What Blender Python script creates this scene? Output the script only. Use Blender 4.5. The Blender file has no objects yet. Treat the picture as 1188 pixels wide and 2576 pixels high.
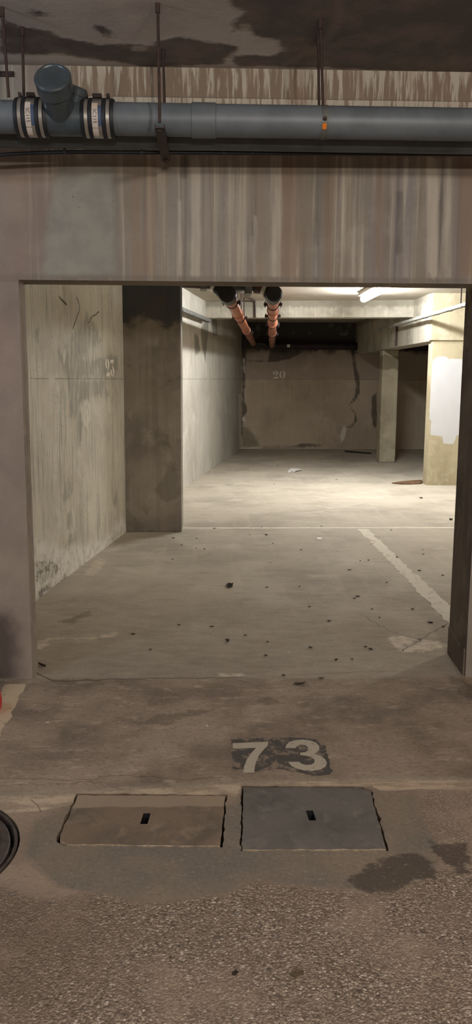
import bpy, math, random
import numpy as np
from mathutils import Vector as V
from mathutils.geometry import delaunay_2d_cdt, tessellate_polygon
random.seed(7); RNG = np.random.default_rng(7)
SC = bpy.context.scene; COL = SC.collection

# ------------------------------------------------------------------ camera
W, H, F = 1188.0, 2576.0, 2063.0
CAM = np.array([0, 0, 1.55])
_y, _p, _r = math.radians(1.5), math.radians(9.23), 0.0060
FW = np.array([math.sin(_y)*math.cos(_p), math.cos(_y)*math.cos(_p), -math.sin(_p)])
_r0 = np.array([math.cos(_y), -math.sin(_y), 0]); _u0 = np.cross(_r0, FW)
RT = _r0*math.cos(_r) + _u0*math.sin(_r); UP = np.cross(RT, FW)
cd = bpy.data.cameras.new('camera'); cam = bpy.data.objects.new('camera', cd); COL.objects.link(cam)
cd.sensor_fit = 'VERTICAL'; cd.sensor_height = 36.0; cd.lens = F/H*36.0; cd.clip_start = 0.05
from mathutils import Matrix
cam.matrix_world = Matrix(((RT[0], UP[0], -FW[0], CAM[0]), (RT[1], UP[1], -FW[1], CAM[1]), (RT[2], UP[2], -FW[2], CAM[2]), (0, 0, 0, 1)))
SC.camera = cam
def ray(x, y): return FW*F + RT*(x-W/2) - UP*(y-H/2)
def on(x, y, p, n):
    d = ray(x, y); n = np.array(n, float); p = np.array(p, float)
    return CAM + d*(((p-CAM)@n)/(d@n))
def onz(x, y, z=0.0): return on(x, y, (0, 0, z), (0, 0, 1))
def ony(x, y, Y): return on(x, y, (0, Y, 0), (0, 1, 0))
def onx(x, y, X): return on(x, y, (X, 0, 0), (1, 0, 0))

# ------------------------------------------------------------------ materials
def lin(c):
    return tuple((v/255/12.92 if v/255 <= .04045 else ((v/255+.055)/1.055)**2.4) for v in c)
class G:
    def __init__(s, name):
        s.m = bpy.data.materials.new(name); s.m.use_nodes = True; s.nt = s.m.node_tree; s.nt.nodes.clear()
        s.o = s.nt.nodes.new('ShaderNodeOutputMaterial'); s.b = s.nt.nodes.new('ShaderNodeBsdfPrincipled')
        s.nt.links.new(s.b.outputs[0], s.o.inputs[0]); s.tc = s.nt.nodes.new('ShaderNodeTexCoord').outputs['Object']
    def put(s, sock, v):
        if isinstance(v, bpy.types.NodeSocket): s.nt.links.new(v, sock)
        elif isinstance(v, (tuple, list)):
            sock.default_value = tuple(v)+(1,) if len(sock.default_value) == 4 and len(v) == 3 else tuple(v)
        else: sock.default_value = v
    def math(s, op, a, b=0.0, c=0.0, clamp=False):
        n = s.nt.nodes.new('ShaderNodeMath'); n.operation = op; n.use_clamp = clamp
        for i, v in enumerate((a, b, c)): s.put(n.inputs[i], v)
        return n.outputs[0]
    def add(s, a, b): return s.math('ADD', a, b)
    def mul(s, a, b): return s.math('MULTIPLY', a, b)
    def sub(s, a, b): return s.math('SUBTRACT', a, b)
    def scale(s, v, k):
        n = s.nt.nodes.new('ShaderNodeVectorMath'); n.operation = 'MULTIPLY'; s.put(n.inputs[0], v); n.inputs[1].default_value = k
        return n.outputs[0]
    def noise(s, sc, det=4, rough=.55, vec=None, k=None, dist=0.0):
        v = s.tc if vec is None else vec
        if k: v = s.scale(v, k)
        n = s.nt.nodes.new('ShaderNodeTexNoise'); s.put(n.inputs['Vector'], v)
        n.inputs['Scale'].default_value = sc; n.inputs['Detail'].default_value = det; n.inputs['Roughness'].default_value = rough
        n.inputs['Distortion'].default_value = dist
        return n.outputs[0]
    def vor(s, sc, feat='F1', out='Distance', k=None, rnd=1.0):
        n = s.nt.nodes.new('ShaderNodeTexVoronoi'); n.feature = feat; n.inputs['Scale'].default_value = sc
        s.put(n.inputs['Vector'], s.scale(s.tc, k) if k else s.tc); n.inputs['Randomness'].default_value = rnd
        return n.outputs[out]
    def ss(s, x, lo, hi, a=0.0, b=1.0):
        n = s.nt.nodes.new('ShaderNodeMapRange'); n.interpolation_type = 'SMOOTHSTEP'
        if lo > hi: lo, hi, a, b = hi, lo, b, a
        for i, v in enumerate((x, lo, hi, a, b)): s.put(n.inputs[i], v)
        return n.outputs[0]
    def mix(s, f, a, b, mode='MIX'):
        n = s.nt.nodes.new('ShaderNodeMix'); n.data_type = 'RGBA'; n.blend_type = mode
        s.put(n.inputs[0], f); s.put(n.inputs[6], a); s.put(n.inputs[7], b)
        return n.outputs[2]
    def attr(s, name):
        n = s.nt.nodes.new('ShaderNodeAttribute'); n.attribute_name = name; return n.outputs['Fac']
    def xyz(s):
        n = s.nt.nodes.new('ShaderNodeSeparateXYZ'); s.put(n.inputs[0], s.tc); return n.outputs
    def mask(s, name, soft=.01, amp=.02, sc=14, off=0.0, k=None):
        """1 inside the painted outline, edge roughened by noise"""
        nz = s.mul(s.sub(s.noise(sc, 5, .65, k=k), .5), amp*2)
        return s.ss(s.add(s.add(s.attr(name), nz), off), soft, -soft)
    def bump(s, h, st=.3, d=.01, prev=None):
        n = s.nt.nodes.new('ShaderNodeBump'); n.inputs['Strength'].default_value = st; n.inputs['Distance'].default_value = d
        s.put(n.inputs['Height'], h)
        if prev is not None: s.nt.links.new(prev, n.inputs['Normal'])
        return n.outputs[0]
    def fin(s, col, rough=.85, nrm=None, metal=0.0, spec=.3):
        s.put(s.b.inputs['Base Color'], col); s.put(s.b.inputs['Roughness'], rough); s.put(s.b.inputs['Metallic'], metal)
        s.b.inputs['Specular IOR Level'].default_value = spec
        if nrm is not None: s.nt.links.new(nrm, s.b.inputs['Normal'])
        return s.m
def plain(name, c, rough=.6, metal=0.0, var=.25, sc=20, spec=.4, bump=0.0):
    g = G(name); c = lin(c); n = g.noise(sc, 4)
    col = g.mix(g.ss(n, .3, .7), tuple(v*(1-var) for v in c), tuple(min(1, v*(1+var)) for v in c))
    return g.fin(col, rough, g.bump(g.noise(sc*6), bump, .003) if bump else None, metal, spec)
def concrete(name, base, dark, light, streak=.0, bsc=1.6, joint=None, pits=.5):
    g = G(name); base, dark, light = lin(base), lin(dark), lin(light)
    col = g.mix(g.ss(g.noise(bsc, 6, .6), .40, .68), base, dark)
    col = g.mix(g.mul(g.ss(g.noise(bsc*2.3, 6, .62, dist=.4), .50, .70), .75), col, light)
    col = g.mix(g.mul(g.ss(g.noise(60, 3, .7), .35, .75), .25), col, dark)
    if streak:
        col = g.mix(g.mul(g.ss(g.noise(1.0, 5, .6, k=(22, 22, .8)), .48, .68), streak), col, light)
        col = g.mix(g.mul(g.ss(g.noise(1.0, 5, .6, k=(13, 13, .5)), .52, .72), streak), col, dark)
    if pits:
        p = g.ss(g.vor(26, k=(1, 1, .6)), .10, .05)
        col = g.mix(g.mul(g.mul(p, g.ss(g.noise(5, 2), .5, .62)), pits), col, tuple(v*.3 for v in dark))
    if joint is not None:
        d = g.math('ABSOLUTE', g.sub(g.xyz()[2], joint))
        d = g.add(d, g.mul(g.sub(g.noise(9, 3), .5), .004))
        jm = g.mul(g.ss(d, .006, .002), g.ss(g.noise(3, 2), .35, .5))
        col = g.mix(g.mul(jm, .7), col, tuple(v*.35 for v in dark))
    nrm = g.bump(g.noise(35, 6, .65), .25, .006)
    return g, col, nrm
# ------------------------------------------------------------------ mesh building
class MB:
    def __init__(s, loc=(0, 0, 0)):
        s.v = []; s.f = []; s.a = {}; s.mi = []; s.loc = np.array(loc, float)
    def verts(s, pts, attrs=None):
        b = len(s.v); s.v += [tuple(np.array(p, float)-s.loc) for p in pts]
        if attrs:
            for k, arr in attrs.items(): s.a.setdefault(k, {}).update({b+i: float(x) for i, x in enumerate(arr)})
        return b
    def face(s, idx, mi=0): s.f.append(tuple(int(i) for i in idx)); s.mi.append(mi)
    def quad(s, a, b, c, d, mi=0):
        i = s.verts([a, b, c, d]); s.face((i, i+1, i+2, i+3), mi); return s
    def box(s, lo, hi, mi=0, ax=None, o=(0, 0, 0)):
        """box in local axes ax (3 unit vectors) about o"""
        ax = np.eye(3) if ax is None else np.array(ax, float); o = np.array(o, float)
        P = [o+ax[0]*x+ax[1]*y+ax[2]*z for z in (lo[2], hi[2]) for y in (lo[1], hi[1]) for x in (lo[0], hi[0])]
        i = s.verts(P)
        for q in ((0, 2, 3, 1), (4, 5, 7, 6), (0, 1, 5, 4), (2, 6, 7, 3), (0, 4, 6, 2), (1, 3, 7, 5)): s.face([i+k for k in q], mi)
        return s
    def prism(s, poly, d, mi=0):
        """closed outline (3D points, planar) pushed out by vector d"""
        P = [np.array(p, float) for p in poly]; d = np.array(d, float); n = len(P)
        tri = tessellate_polygon([[V(p) for p in P]])
        a = s.verts(P); b = s.verts([p+d for p in P])
        for t in tri: s.face([a+t[0], a+t[1], a+t[2]], mi); s.face([b+t[2], b+t[1], b+t[0]], mi)
        for k in range(n): s.face((a+k, a+(k+1) % n, b+(k+1) % n, b+k), mi)
        return s
    def sweep(s, pts, r, seg=20, cap=True, mi=0, flat=None):
        P = [np.array(p, float) for p in pts]; n = len(P); rs = [r]*n if np.isscalar(r) else list(r)
        T = []
        for i in range(n):
            a = P[max(i-1, 0)]; b = P[min(i+1, n-1)]; t = b-a
            if np.linalg.norm(t) < 1e-9: t = P[min(i+2, n-1)]-P[max(i-2, 0)]
            T.append(t/np.linalg.norm(t))
        up = np.array([0, 0, 1.]) if abs(T[0][2]) < .9 else np.array([1., 0, 0])
        u = np.cross(T[0], up); u /= np.linalg.norm(u); base = None; rings = []
        for i in range(n):
            u = u-T[i]*(u@T[i]); u /= np.linalg.norm(u); w = np.cross(T[i], u)
            rings.append(s.verts([P[i]+rs[i]*(u*math.cos(2*math.pi*k/seg)+w*math.sin(2*math.pi*k/seg)) for k in range(seg)]))
        for i in range(n-1):
            for k in range(seg):
                k2 = (k+1) % seg; s.face((rings[i]+k, rings[i]+k2, rings[i+1]+k2, rings[i+1]+k), mi)
        if cap:
            s.face([rings[0]+k for k in reversed(range(seg))], mi); s.face([rings[-1]+k for k in range(seg)], mi)
        return s
    def rev(s, p0, ax, prof, seg=28, mi=0):
        """solid of revolution: profile of (distance along ax, radius)"""
        ax = np.array(ax, float); ax /= np.linalg.norm(ax); p0 = np.array(p0, float)
        up = np.array([0, 0, 1.]) if abs(ax[2]) < .9 else np.array([1., 0, 0])
        u = np.cross(ax, up); u /= np.linalg.norm(u); w = np.cross(ax, u); rings = []
        for t, r in prof:
            rings.append(s.verts([p0+ax*t+max(r, 1e-5)*(u*math.cos(2*math.pi*k/seg)+w*math.sin(2*math.pi*k/seg)) for k in range(seg)]))
        for i in range(len(prof)-1):
            for k in range(seg):
                k2 = (k+1) % seg; s.face((rings[i]+k, rings[i]+k2, rings[i+1]+k2, rings[i+1]+k), mi)
        s.face([rings[0]+k for k in reversed(range(seg))], mi); s.face([rings[-1]+k for k in range(seg)], mi)
        return s
    def panel(s, o, u, v, rect, dens, masks=None, lines=None, holes=(), mi=0, disp=None):
        """flat surface o+u*a+v*b, densely triangulated where dens says; masks = {name: [outline in (a,b)]},
        lines = {name: [(polyline in (a,b), half width)]} become distance attributes"""
        o, u, v = (np.array(t, float) for t in (o, u, v)); a0, b0, a1, b1 = rect
        pts = []; claimed = []
        for (x0, y0, x1, y1, st) in dens:
            x0, x1 = max(x0, a0), min(x1, a1); y0, y1 = max(y0, b0), min(y1, b1)
            nx, ny = max(1, round((x1-x0)/st)), max(1, round((y1-y0)/st))
            X, Y = np.meshgrid(np.linspace(x0, x1, nx+1), np.linspace(y0, y1, ny+1)); Q = np.stack([X.ravel(), Y.ravel()], 1)
            for (cx0, cy0, cx1, cy1) in claimed: Q = Q[~((Q[:, 0] > cx0-1e-6) & (Q[:, 0] < cx1+1e-6) & (Q[:, 1] > cy0-1e-6) & (Q[:, 1] < cy1+1e-6))]
            pts.append(Q); claimed.append((x0, y0, x1, y1))
        pts.append(np.array([(a0, b0), (a1, b0), (a1, b1), (a0, b1)])); P = np.concatenate(pts)
        vs = [V(p) for p in P]; es = []
        def chain(poly, closed):
            b = len(vs); vs.extend(V(p) for p in poly); n = len(poly)
            for i in range(n if closed else n-1): es.append((b+i, b+(i+1) % n))
        for h in holes: chain(h, True)
        for L in (lines or {}).values():
            for pl, hw in L:
                pl2 = [p for p in pl if a0+.003 < p[0] < a1-.003 and b0+.003 < p[1] < b1-.003]
                if len(pl2) > 1: chain(pl2, False)
        rv, _, rf, _, _, _ = delaunay_2d_cdt(vs, es, [], 0, 1e-5)
        rv = np.array([tuple(p) for p in rv])
        if holes:
            cen = np.array([rv[list(f)].mean(0) for f in rf]); kill = np.zeros(len(rf), bool)
            for h in holes: kill |= sdf_poly(cen, h) < 0
            rf = [f for f, k in zip(rf, kill) if not k]
        at = {}
        for k, polys in (masks or {}).items():
            d = np.full(len(rv), .5)
            for pl in polys: d = np.minimum(d, sdf_poly(rv, pl))
            at[k] = np.clip(d, -.5, .5)
        for k, L in (lines or {}).items():
            d = at.get(k, np.full(len(rv), .5))
            for pl, hw in L: d = np.minimum(d, dist_line(rv, pl)-hw)
            at[k] = np.clip(d, -.5, .5)
        q = [o+u*p[0]+v*p[1] for p in rv]
        if disp is not None: q = [p+np.cross(u, v)*h for p, h in zip(q, disp(rv, at))]
        i = s.verts(q, at)
        for f in rf: s.face([i+k for k in f], mi)
        return s
    def build(s, name, mat, parent=None, smooth=None, bevel=0.0, loc=None):
        me = bpy.data.meshes.new(name); me.from_pydata(s.v, [], s.f); me.update()
        for k, d in s.a.items():
            at = me.attributes.new(k, 'FLOAT', 'POINT'); arr = np.full(len(s.v), .5, np.float32)
            arr[list(d.keys())] = list(d.values()); at.data.foreach_set('value', arr)
        for m in (mat if isinstance(mat, (list, tuple)) else [mat]): me.materials.append(m)
        me.polygons.foreach_set('material_index', s.mi)
        if not s.a:
            import bmesh
            bm = bmesh.new(); bm.from_mesh(me); bmesh.ops.recalc_face_normals(bm, faces=bm.faces); bm.to_mesh(me); bm.free()
        if smooth:
            me.polygons.foreach_set('use_smooth', [True]*len(me.polygons)); me.set_sharp_from_angle(angle=math.radians(smooth))
        o = bpy.data.objects.new(name, me); COL.objects.link(o)
        if parent: o.parent = parent
        else: o.location = s.loc
        if bevel:
            md = o.modifiers.new('bevel', 'BEVEL'); md.width = bevel; md.segments = 2; md.limit_method = 'ANGLE'
        return o
def seg_d(P, a, b):
    ab = b-a; t = np.clip(((P-a)@ab)/max(ab@ab, 1e-12), 0, 1); return np.linalg.norm(P-a-t[:, None]*ab, axis=1)
def dist_line(P, pl):
    pl = np.array(pl, float); d = np.full(len(P), 9.)
    for i in range(len(pl)-1): d = np.minimum(d, seg_d(P, pl[i], pl[i+1]))
    return d
def sdf_poly(P, pl):
    pl = np.array(pl, float); n = len(pl); d = dist_line(P, np.vstack([pl, pl[:1]])); ins = np.zeros(len(P), bool)
    for i in range(n):
        a, b = pl[i], pl[(i+1) % n]; c = (a[1] > P[:, 1]) != (b[1] > P[:, 1])
        with np.errstate(divide='ignore', invalid='ignore'): x = (b[0]-a[0])*(P[:, 1]-a[1])/(b[1]-a[1])+a[0]
        ins ^= c & (P[:, 0] < x)
    return np.where(ins, -d, d)
def rough_line(pl, step=.02, amp=.004, closed=False):
    """resample a 2D polyline and jitter it sideways so that edges look broken"""
    pl = [np.array(p, float) for p in pl]; out = []
    if closed: pl = pl+[pl[0]]
    for a, b in zip(pl[:-1], pl[1:]):
        n = max(1, int(np.linalg.norm(b-a)/step)); nrm = np.array([-(b-a)[1], (b-a)[0]])/max(np.linalg.norm(b-a), 1e-9)
        for i in range(n): out.append(a+(b-a)*i/n+(nrm*RNG.normal(0, amp) if i else 0))
    if not closed: out.append(pl[-1])
    return out
def empty(name, loc):
    o = bpy.data.objects.new(name, None); COL.objects.link(o); o.location = tuple(loc); o.empty_display_size = .1; return o
def tag(o, label=None, cat=None, group=None, kind=None):
    for k, v in (('label', label), ('category', cat), ('group', group), ('kind', kind)):
        if v: o[k] = v
    return o

# ------------------------------------------------------------------ shared materials
M = {}
M['dark_metal'] = plain('dark_steel', (62, 54, 52), .55, .6)
M['rust_rod'] = plain('rusty_rod', (70, 54, 48), .75, .3)
M['grey_pvc'] = plain('grey_pipe_plastic', (98, 104, 108), .48, 0, .14, 8, .5)
M['grey_pvc_rear'] = plain('grey_pipe_plastic_dusty', (84, 90, 94), .5, 0, .2, 9, .4)
M['blue_pvc'] = plain('dark_grey_fitting', (66, 74, 78), .35, 0, .2, 12, .5)
M['rubber'] = plain('black_rubber', (34, 36, 40), .55, 0, .2, 30)
M['steel'] = plain('stainless_band', (190, 186, 178), .3, .8, .08, 15)
M['paper'] = plain('white_paper', (226, 222, 212), .8, 0, .05)
M['sticker'] = plain('pale_sticker', (205, 192, 180), .55, 0, .08)
M['sticker_blue'] = plain('blue_sticker', (70, 84, 110), .5, 0, .1)
M['ink'] = plain('sticker_ink', (60, 56, 60), .6)
M['orange'] = plain('orange_sticker', (232, 126, 30), .5, 0, .08)
M['cable'] = plain('black_cable', (24, 26, 30), .5)
M['orange_pvc'] = plain('terracotta_drain_plastic', (152, 92, 66), .38, 0, .12, 6, .5)
M['maroon_pvc'] = plain('dark_red_cast_pipe', (60, 34, 33), .5, 0, .25, 9)
M['wall_pipe'] = plain('near_black_pipe', (44, 32, 34), .55, 0, .2, 9)
M['black_iron'] = plain('black_cast_fitting', (30, 28, 30), .42, 0, .3, 14)
M['galv'] = plain('galvanised_tray', (150, 148, 138), .5, .5, .15, 14)
M['galv_dark'] = plain('dull_tray', (104, 104, 98), .6, .3, .2, 14)
M['lamp_body'] = plain('lamp_body', (210, 208, 200), .5, 0, .05)
M['leaf'] = plain('dead_leaf_brown', (52, 42, 32), .85, 0, .4, 40)
M['leaf_pale'] = plain('dead_leaf_tan', (92, 78, 58), .85, 0, .3, 40)
M['litter_white'] = plain('white_litter', (232, 228, 218), .7, 0, .05)
M['cardboard'] = plain('brown_board', (104, 78, 52), .85, 0, .35, 12)
M['wood_dark'] = plain('dark_timber', (48, 42, 38), .8, 0, .3, 10)
M['red'] = plain('red_plastic', (190, 40, 48), .4, 0, .1)
M['iron'] = plain('cast_iron_lid', (84, 74, 68), .55, .4, .35, 18, .4, .4)
def worn_paint(name, c, under, cut=.46, sc=34):
    g = G(name); n = g.noise(sc, 6, .7); w = g.ss(n, cut-.07, cut+.05)
    w = g.mul(w, g.ss(g.noise(7, 4), .28, .42))
    return g.fin(g.mix(w, lin(under), lin(c)), .8, g.bump(g.noise(60, 4), .2, .004))
M['num_floor'] = worn_paint('worn_white_floor_paint', (186, 174, 154), (140, 126, 108), .38)
M['num_back'] = worn_paint('worn_black_floor_paint', (78, 72, 66), (140, 122, 104), .47, 14)
M['num_wall'] = worn_paint('stencil_paint', (232, 226, 212), (190, 182, 166), .33, 20)
M['line_pale'] = worn_paint('worn_line_paint', (224, 215, 196), (190, 180, 160), .41, 16)
M['line_front'] = worn_paint('yellowed_line_paint', (192, 172, 142), (136, 118, 98), .40, 12)
g = G('lamp_glow'); e = g.nt.nodes.new('ShaderNodeEmission'); e.inputs[0].default_value = (.96, .98, 1.0, 1); e.inputs[1].default_value = 255
g.nt.links.new(e.outputs[0], g.o.inputs[0]); M['glow'] = g.m

# ------------------------------------------------------------------ FLOOR
Z = lambda L: [tuple(onz(x, y)[:2]) for x, y in L]
z6 = lambda L: Z([(560+x/1.892, 1940+y/1.892) for x, y in L])
c1 = Z([(196, 1999), (566, 2001), (553, 2127), (168, 2122), (151, 2112), (152, 2100)])
c2 = Z([(612, 1979), (905, 1981), (932, 1990), (972, 2135), (610, 2136)])
def grow(poly, d):
    c = np.mean(np.array(poly), 0); return [tuple(np.array(p)+(np.array(p)-c)/np.linalg.norm(np.array(p)-c)*d) for p in poly]
def near(poly): cy_ = np.mean(np.array(poly), 0)[1]; return [(p[0], p[1]-(.007 if p[1] < cy_ else -.0)) for p in poly]
h1 = rough_line(near(grow(c1, .011)), .022, .0026, True); h2 = rough_line(near(grow(c2, .009)), .022, .0028, True)
MC, MR = np.array([-1.0, 2.52]), .335
h3 = [tuple(MC+(MR+.012)*np.array([math.cos(t), math.sin(t)])) for t in np.linspace(0, 2*math.pi, 60, endpoint=False)]
grav = Z([(-60, 2225), (0, 2232), (60, 2250), (130, 2262), (190, 2246), (260, 2250), (330, 2270), (420, 2275), (480, 2262), (560, 2255), (600, 2240), (640, 2216),
          (690, 2222), (760, 2230), (840, 2240), (900, 2243), (970, 2245), (1030, 2225), (1060, 2208), (1100, 2210), (1104, 2186), (1150, 2200), (1188, 2185), (1300, 2150)]) + [(5, 2), (5, -5), (-5, -5), (-5, 2)]
rough2 = Z([(1090, 2150), (1110, 2118), (1082, 2095), (1062, 2060), (1050, 2020), (1075, 1990), (1188, 1972), (1500, 1950), (1500, 2200), (1188, 2190), (1140, 2190)])
dark1 = z6([(600, 545), (640, 490), (760, 425), (900, 395), (1005, 430), (1022, 508), (922, 518), (850, 552), (770, 580), (660, 570)])
dark2 = z6([(990, 338), (1060, 345), (1150, 352), (1186, 410), (1160, 475), (1110, 482), (1060, 440), (1020, 400)])
screed = Z([(140, 2045), (195, 2025), (400, 2030), (590, 2025), (612, 1995), (930, 1995), (1050, 2000), (1065, 2060), (1085, 2100), (1108, 2120), (1100, 2210), (1030, 2225), (970, 2245), (760, 2230), (640, 2216),
            (560, 2255), (420, 2275), (260, 2250), (150, 2235), (60, 2150), (90, 2060)])
apron = [(-5, 2.95), (-.8, 2.885)] + Z([(200, 1996), (340, 1988), (600, 1973), (900, 1964), (1188, 1965)]) + [(5, 2.99), (5, 4.12), (-5, 4.12)]
strip = Z([(-40, 2006), (0, 2003), (200, 1993), (340, 1986), (480, 1979), (600, 1971), (800, 1966), (935, 1964), (1188, 1963), (1188, 1990), (1060, 1985), (960, 1990), (935, 1978), (610, 1975), (596, 2003), (400, 2002), (196, 2022), (100, 2040), (-40, 2048)])
lane = [(-7, -6), (7, -6), (7, 2.97), (1.1, 2.97), (.09, 2.965), (-.8, 2.885), (-7, 2.8)]
effl = [(Z([(103, 1616), (125, 1606), (170, 1605), (230, 1607), (262, 1602), (285, 1597)]), .018), (Z([(225, 1606), (255, 1600), (284, 1594)]), .022),
        (Z([(560, 1698), (580, 1697), (602, 1697)]), .02), (Z([(100, 1628), (112, 1622)]), .03), (Z([(255, 1410), (240, 1430), (225, 1445)]), .05)]
efflP = [Z([(972, 1603), (1010, 1600), (1045, 1608), (1085, 1612), (1126, 1618), (1126, 1628), (1060, 1640), (1008, 1640), (985, 1622)])]
crack = [(rough_line(Z(L), .03, .006), w) for L, w in (
    ([(92, 1692), (108, 1701), (135, 1713), (200, 1712), (300, 1708), (420, 1706), (560, 1705), (610, 1704)], .004),
    ([(610, 1704), (720, 1700), (880, 1692), (1000, 1688)], .0016), ([(905, 1545), (950, 1570), (990, 1590), (1050, 1608), (1064, 1613), (1126, 1616)], .002),
    ([(1005, 1641), (1050, 1613), (1090, 1590), (1126, 1568)], .0025), ([(78, 2012), (95, 2026), (103, 2042)], .0016),
    ([(0, 1958), (150, 1962), (320, 1950), (480, 1962), (560, 1955)], .0015), ([(0, 1975), (120, 1972), (260, 1968)], .001))]
damp = [Z([(340, 1818), (390, 1800), (450, 1790), (545, 1782), (500, 1800), (440, 1810), (420, 1830), (400, 1818), (370, 1822)]), Z([(650, 1760), (680, 1752), (700, 1765), (675, 1775)]),
        Z([(735, 1722), (760, 1715), (775, 1722), (755, 1730)]), Z([(752, 1772), (772, 1762), (780, 1775), (760, 1785)]),
        Z([(150, 1565), (215, 1540), (250, 1525), (215, 1553), (180, 1570)]),
        Z([(1130, 1700), (1188, 1720), (1188, 1760), (1150, 1745)])]
g, col, nrm = concrete('garage_floor_concrete', (192, 182, 164), (166, 156, 140), (206, 197, 179), 0, .9, None, .3)
g.b.inputs['Roughness'].default_value = .8
# fine sideways scuffs and dust
col = g.mix(g.mul(g.ss(g.noise(3.2, 6, .68, k=(1, 2.4, 1)), .52, .70), .45), col, lin((146, 134, 114)))
col = g.mix(g.mul(g.ss(g.noise(4.5, 6, .7, k=(.7, 2.2, 1)), .56, .72), .45), col, lin((206, 196, 176)))
tl = g.noise(1.0, 3, .5, k=(9, .5, 1), dist=.3)
col = g.mix(g.mul(g.ss(tl, .56, .66), .16), col, lin((210, 200, 180)))
mA = g.mask('apron', .05, .03, 10)
ap = g.mix(g.ss(g.noise(2.4, 6, .65), .38, .66), lin((158, 140, 120)), lin((122, 107, 92)))
ap = g.mix(g.mul(g.ss(g.noise(11, 6, .7, k=(.7, 1.6, 1)), .52, .70), .65), ap, lin((190, 170, 148)))
ap = g.mix(g.mul(g.ss(g.noise(7, 6, .7), .56, .7), .5), ap, lin((112, 96, 82)))
ap = g.mix(g.mul(g.ss(g.noise(38, 5, .72, k=(.8, 1.5, 1)), .5, .68), .5), ap, lin((96, 82, 68)))
col = g.mix(mA, col, ap)
dty = g.add(g.xyz()[1], g.mul(g.sub(g.noise(1.3, 6, .65), .5), 3.2))
col = g.mix(g.mul(g.mul(g.ss(dty, 6.6, 4.4), g.sub(1.0, mA)), .62), col, g.mix(g.ss(g.noise(9, 6, .7, k=(.7, 1.8, 1)), .38, .66), lin((150, 134, 116)), lin((126, 110, 94))))
mL = g.mask('lane', .012, .01, 12)
ln = g.mix(g.ss(g.noise(3, 6, .65), .35, .66), lin((156, 136, 116)), lin((132, 116, 100)))
ln = g.mix(g.mul(g.ss(g.noise(16, 6, .7), .5, .7), .5), ln, lin((160, 140, 118)))
col = g.mix(mL, col, ln)
mS = g.mask('screed', .02, .02, 9)
scd = g.mix(g.ss(g.noise(2.6, 6, .6), .35, .65), lin((134, 120, 103)), lin((116, 108, 98)))
scd = g.mix(g.mul(g.ss(g.noise(40, 4, .7), .5, .75), .3), scd, lin((88, 78, 68)))
col = g.mix(mS, col, scd)
mT = g.mask('strip', .006, .008, 16)
col = g.mix(g.mul(mT, .85), col, g.mix(g.ss(g.noise(9, 6, .7, k=(.6, 2, 1)), .4, .62), lin((160, 141, 119)), lin((200, 179, 152))))
# exposed aggregate
mG = g.mask('gravel', .018, .03, 13); mR = g.mul(g.mask('rough', .02, .03, 11), .45)
mG = g.math('MAXIMUM', mG, mR)
thin = g.ss(g.noise(3.0, 4, .6), .34, .52, .55, 1.0)
wob = g.nt.nodes.new('ShaderNodeVectorMath'); wob.operation = 'MULTIPLY_ADD'
nzc = g.nt.nodes.new('ShaderNodeTexNoise'); g.put(nzc.inputs['Vector'], g.tc); nzc.inputs['Scale'].default_value = 90; nzc.inputs['Detail'].default_value = 2
g.put(wob.inputs[0], nzc.outputs['Color']); wob.inputs[1].default_value = (.008, .008, .008); g.put(wob.inputs[2], g.tc)
def vw(sc, out, feat='F1'):
    n = g.nt.nodes.new('ShaderNodeTexVoronoi'); n.feature = feat; n.inputs['Scale'].default_value = sc; g.put(n.inputs['Vector'], wob.outputs[0]); return n.outputs[out]
pd = vw(135, 'Distance', 'SMOOTH_F1'); pf = vw(135, 'Distance'); pc = vw(135, 'Color')
pcs = g.nt.nodes.new('ShaderNodeSeparateColor'); g.put(pcs.inputs[0], pc)
peb = g.mix(pcs.outputs[0], lin((134, 115, 98)), lin((184, 166, 146)))
peb = g.mix(g.ss(pcs.outputs[1], .84, .98), peb, lin((216, 200, 180)))
peb = g.mix(g.ss(pcs.outputs[2], .84, .97), peb, lin((98, 88, 80)))
peb = g.mix(g.mul(g.ss(pf, .38, .75), .75), peb, lin((82, 68, 56)))
peb = g.mix(g.mul(g.ss(g.noise(55, 4, .7), .48, .7), .35), peb, lin((94, 80, 66)))
peb = g.mix(g.mul(g.ss(g.noise(5, 5, .6), .42, .62), .4), peb, lin((136, 118, 100)))
peb = g.mix(g.mul(g.mask('worn', .15, .10, 5), .6), peb, lin((116, 98, 82)))
col = g.mix(g.mul(mG, thin), col, peb)
for a_, am in (('dark', .045),):
    col = g.mix(g.mul(g.mask(a_, .012, am*1.5, 18), .72), col, lin((58, 50, 43)))
mD = g.mask('damp', .02, .08, 13); col = g.mix(g.mul(mD, .45), col, lin((72, 62, 50)))
mE = g.mul(g.mask('effl', .015, .06, 12), g.ss(g.noise(18, 5, .7), .34, .58)); col = g.mix(g.mul(mE, .7), col, lin((220, 206, 184)))
col = g.mix(g.mul(g.mask('crack', .0022, .0015, 30), .8), col, lin((50, 42, 34)))
grn = g.noise(70, 5, .75); col = g.mix(g.mul(g.ss(grn, .52, .72), .48), col, lin((84, 72, 60))); col = g.mix(g.mul(g.ss(grn, .46, .28), .30), col, lin((206, 192, 172)))
bits = g.ss(g.vor(16, k=(1, 1.8, 1)), .10, .05); col = g.mix(g.mul(bits, .55), col, lin((78, 66, 54)))
n1 = g.bump(g.noise(26, 6, .7), .22, .006)
hgt = g.mul(g.mul(mG, thin), g.sub(1.0, g.ss(pd, .0, .55)))
n2 = g.bump(hgt, .85, .006, n1)
M['floor'] = g.fin(col, .82, n2, 0, .25)
fl = MB()
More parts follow.
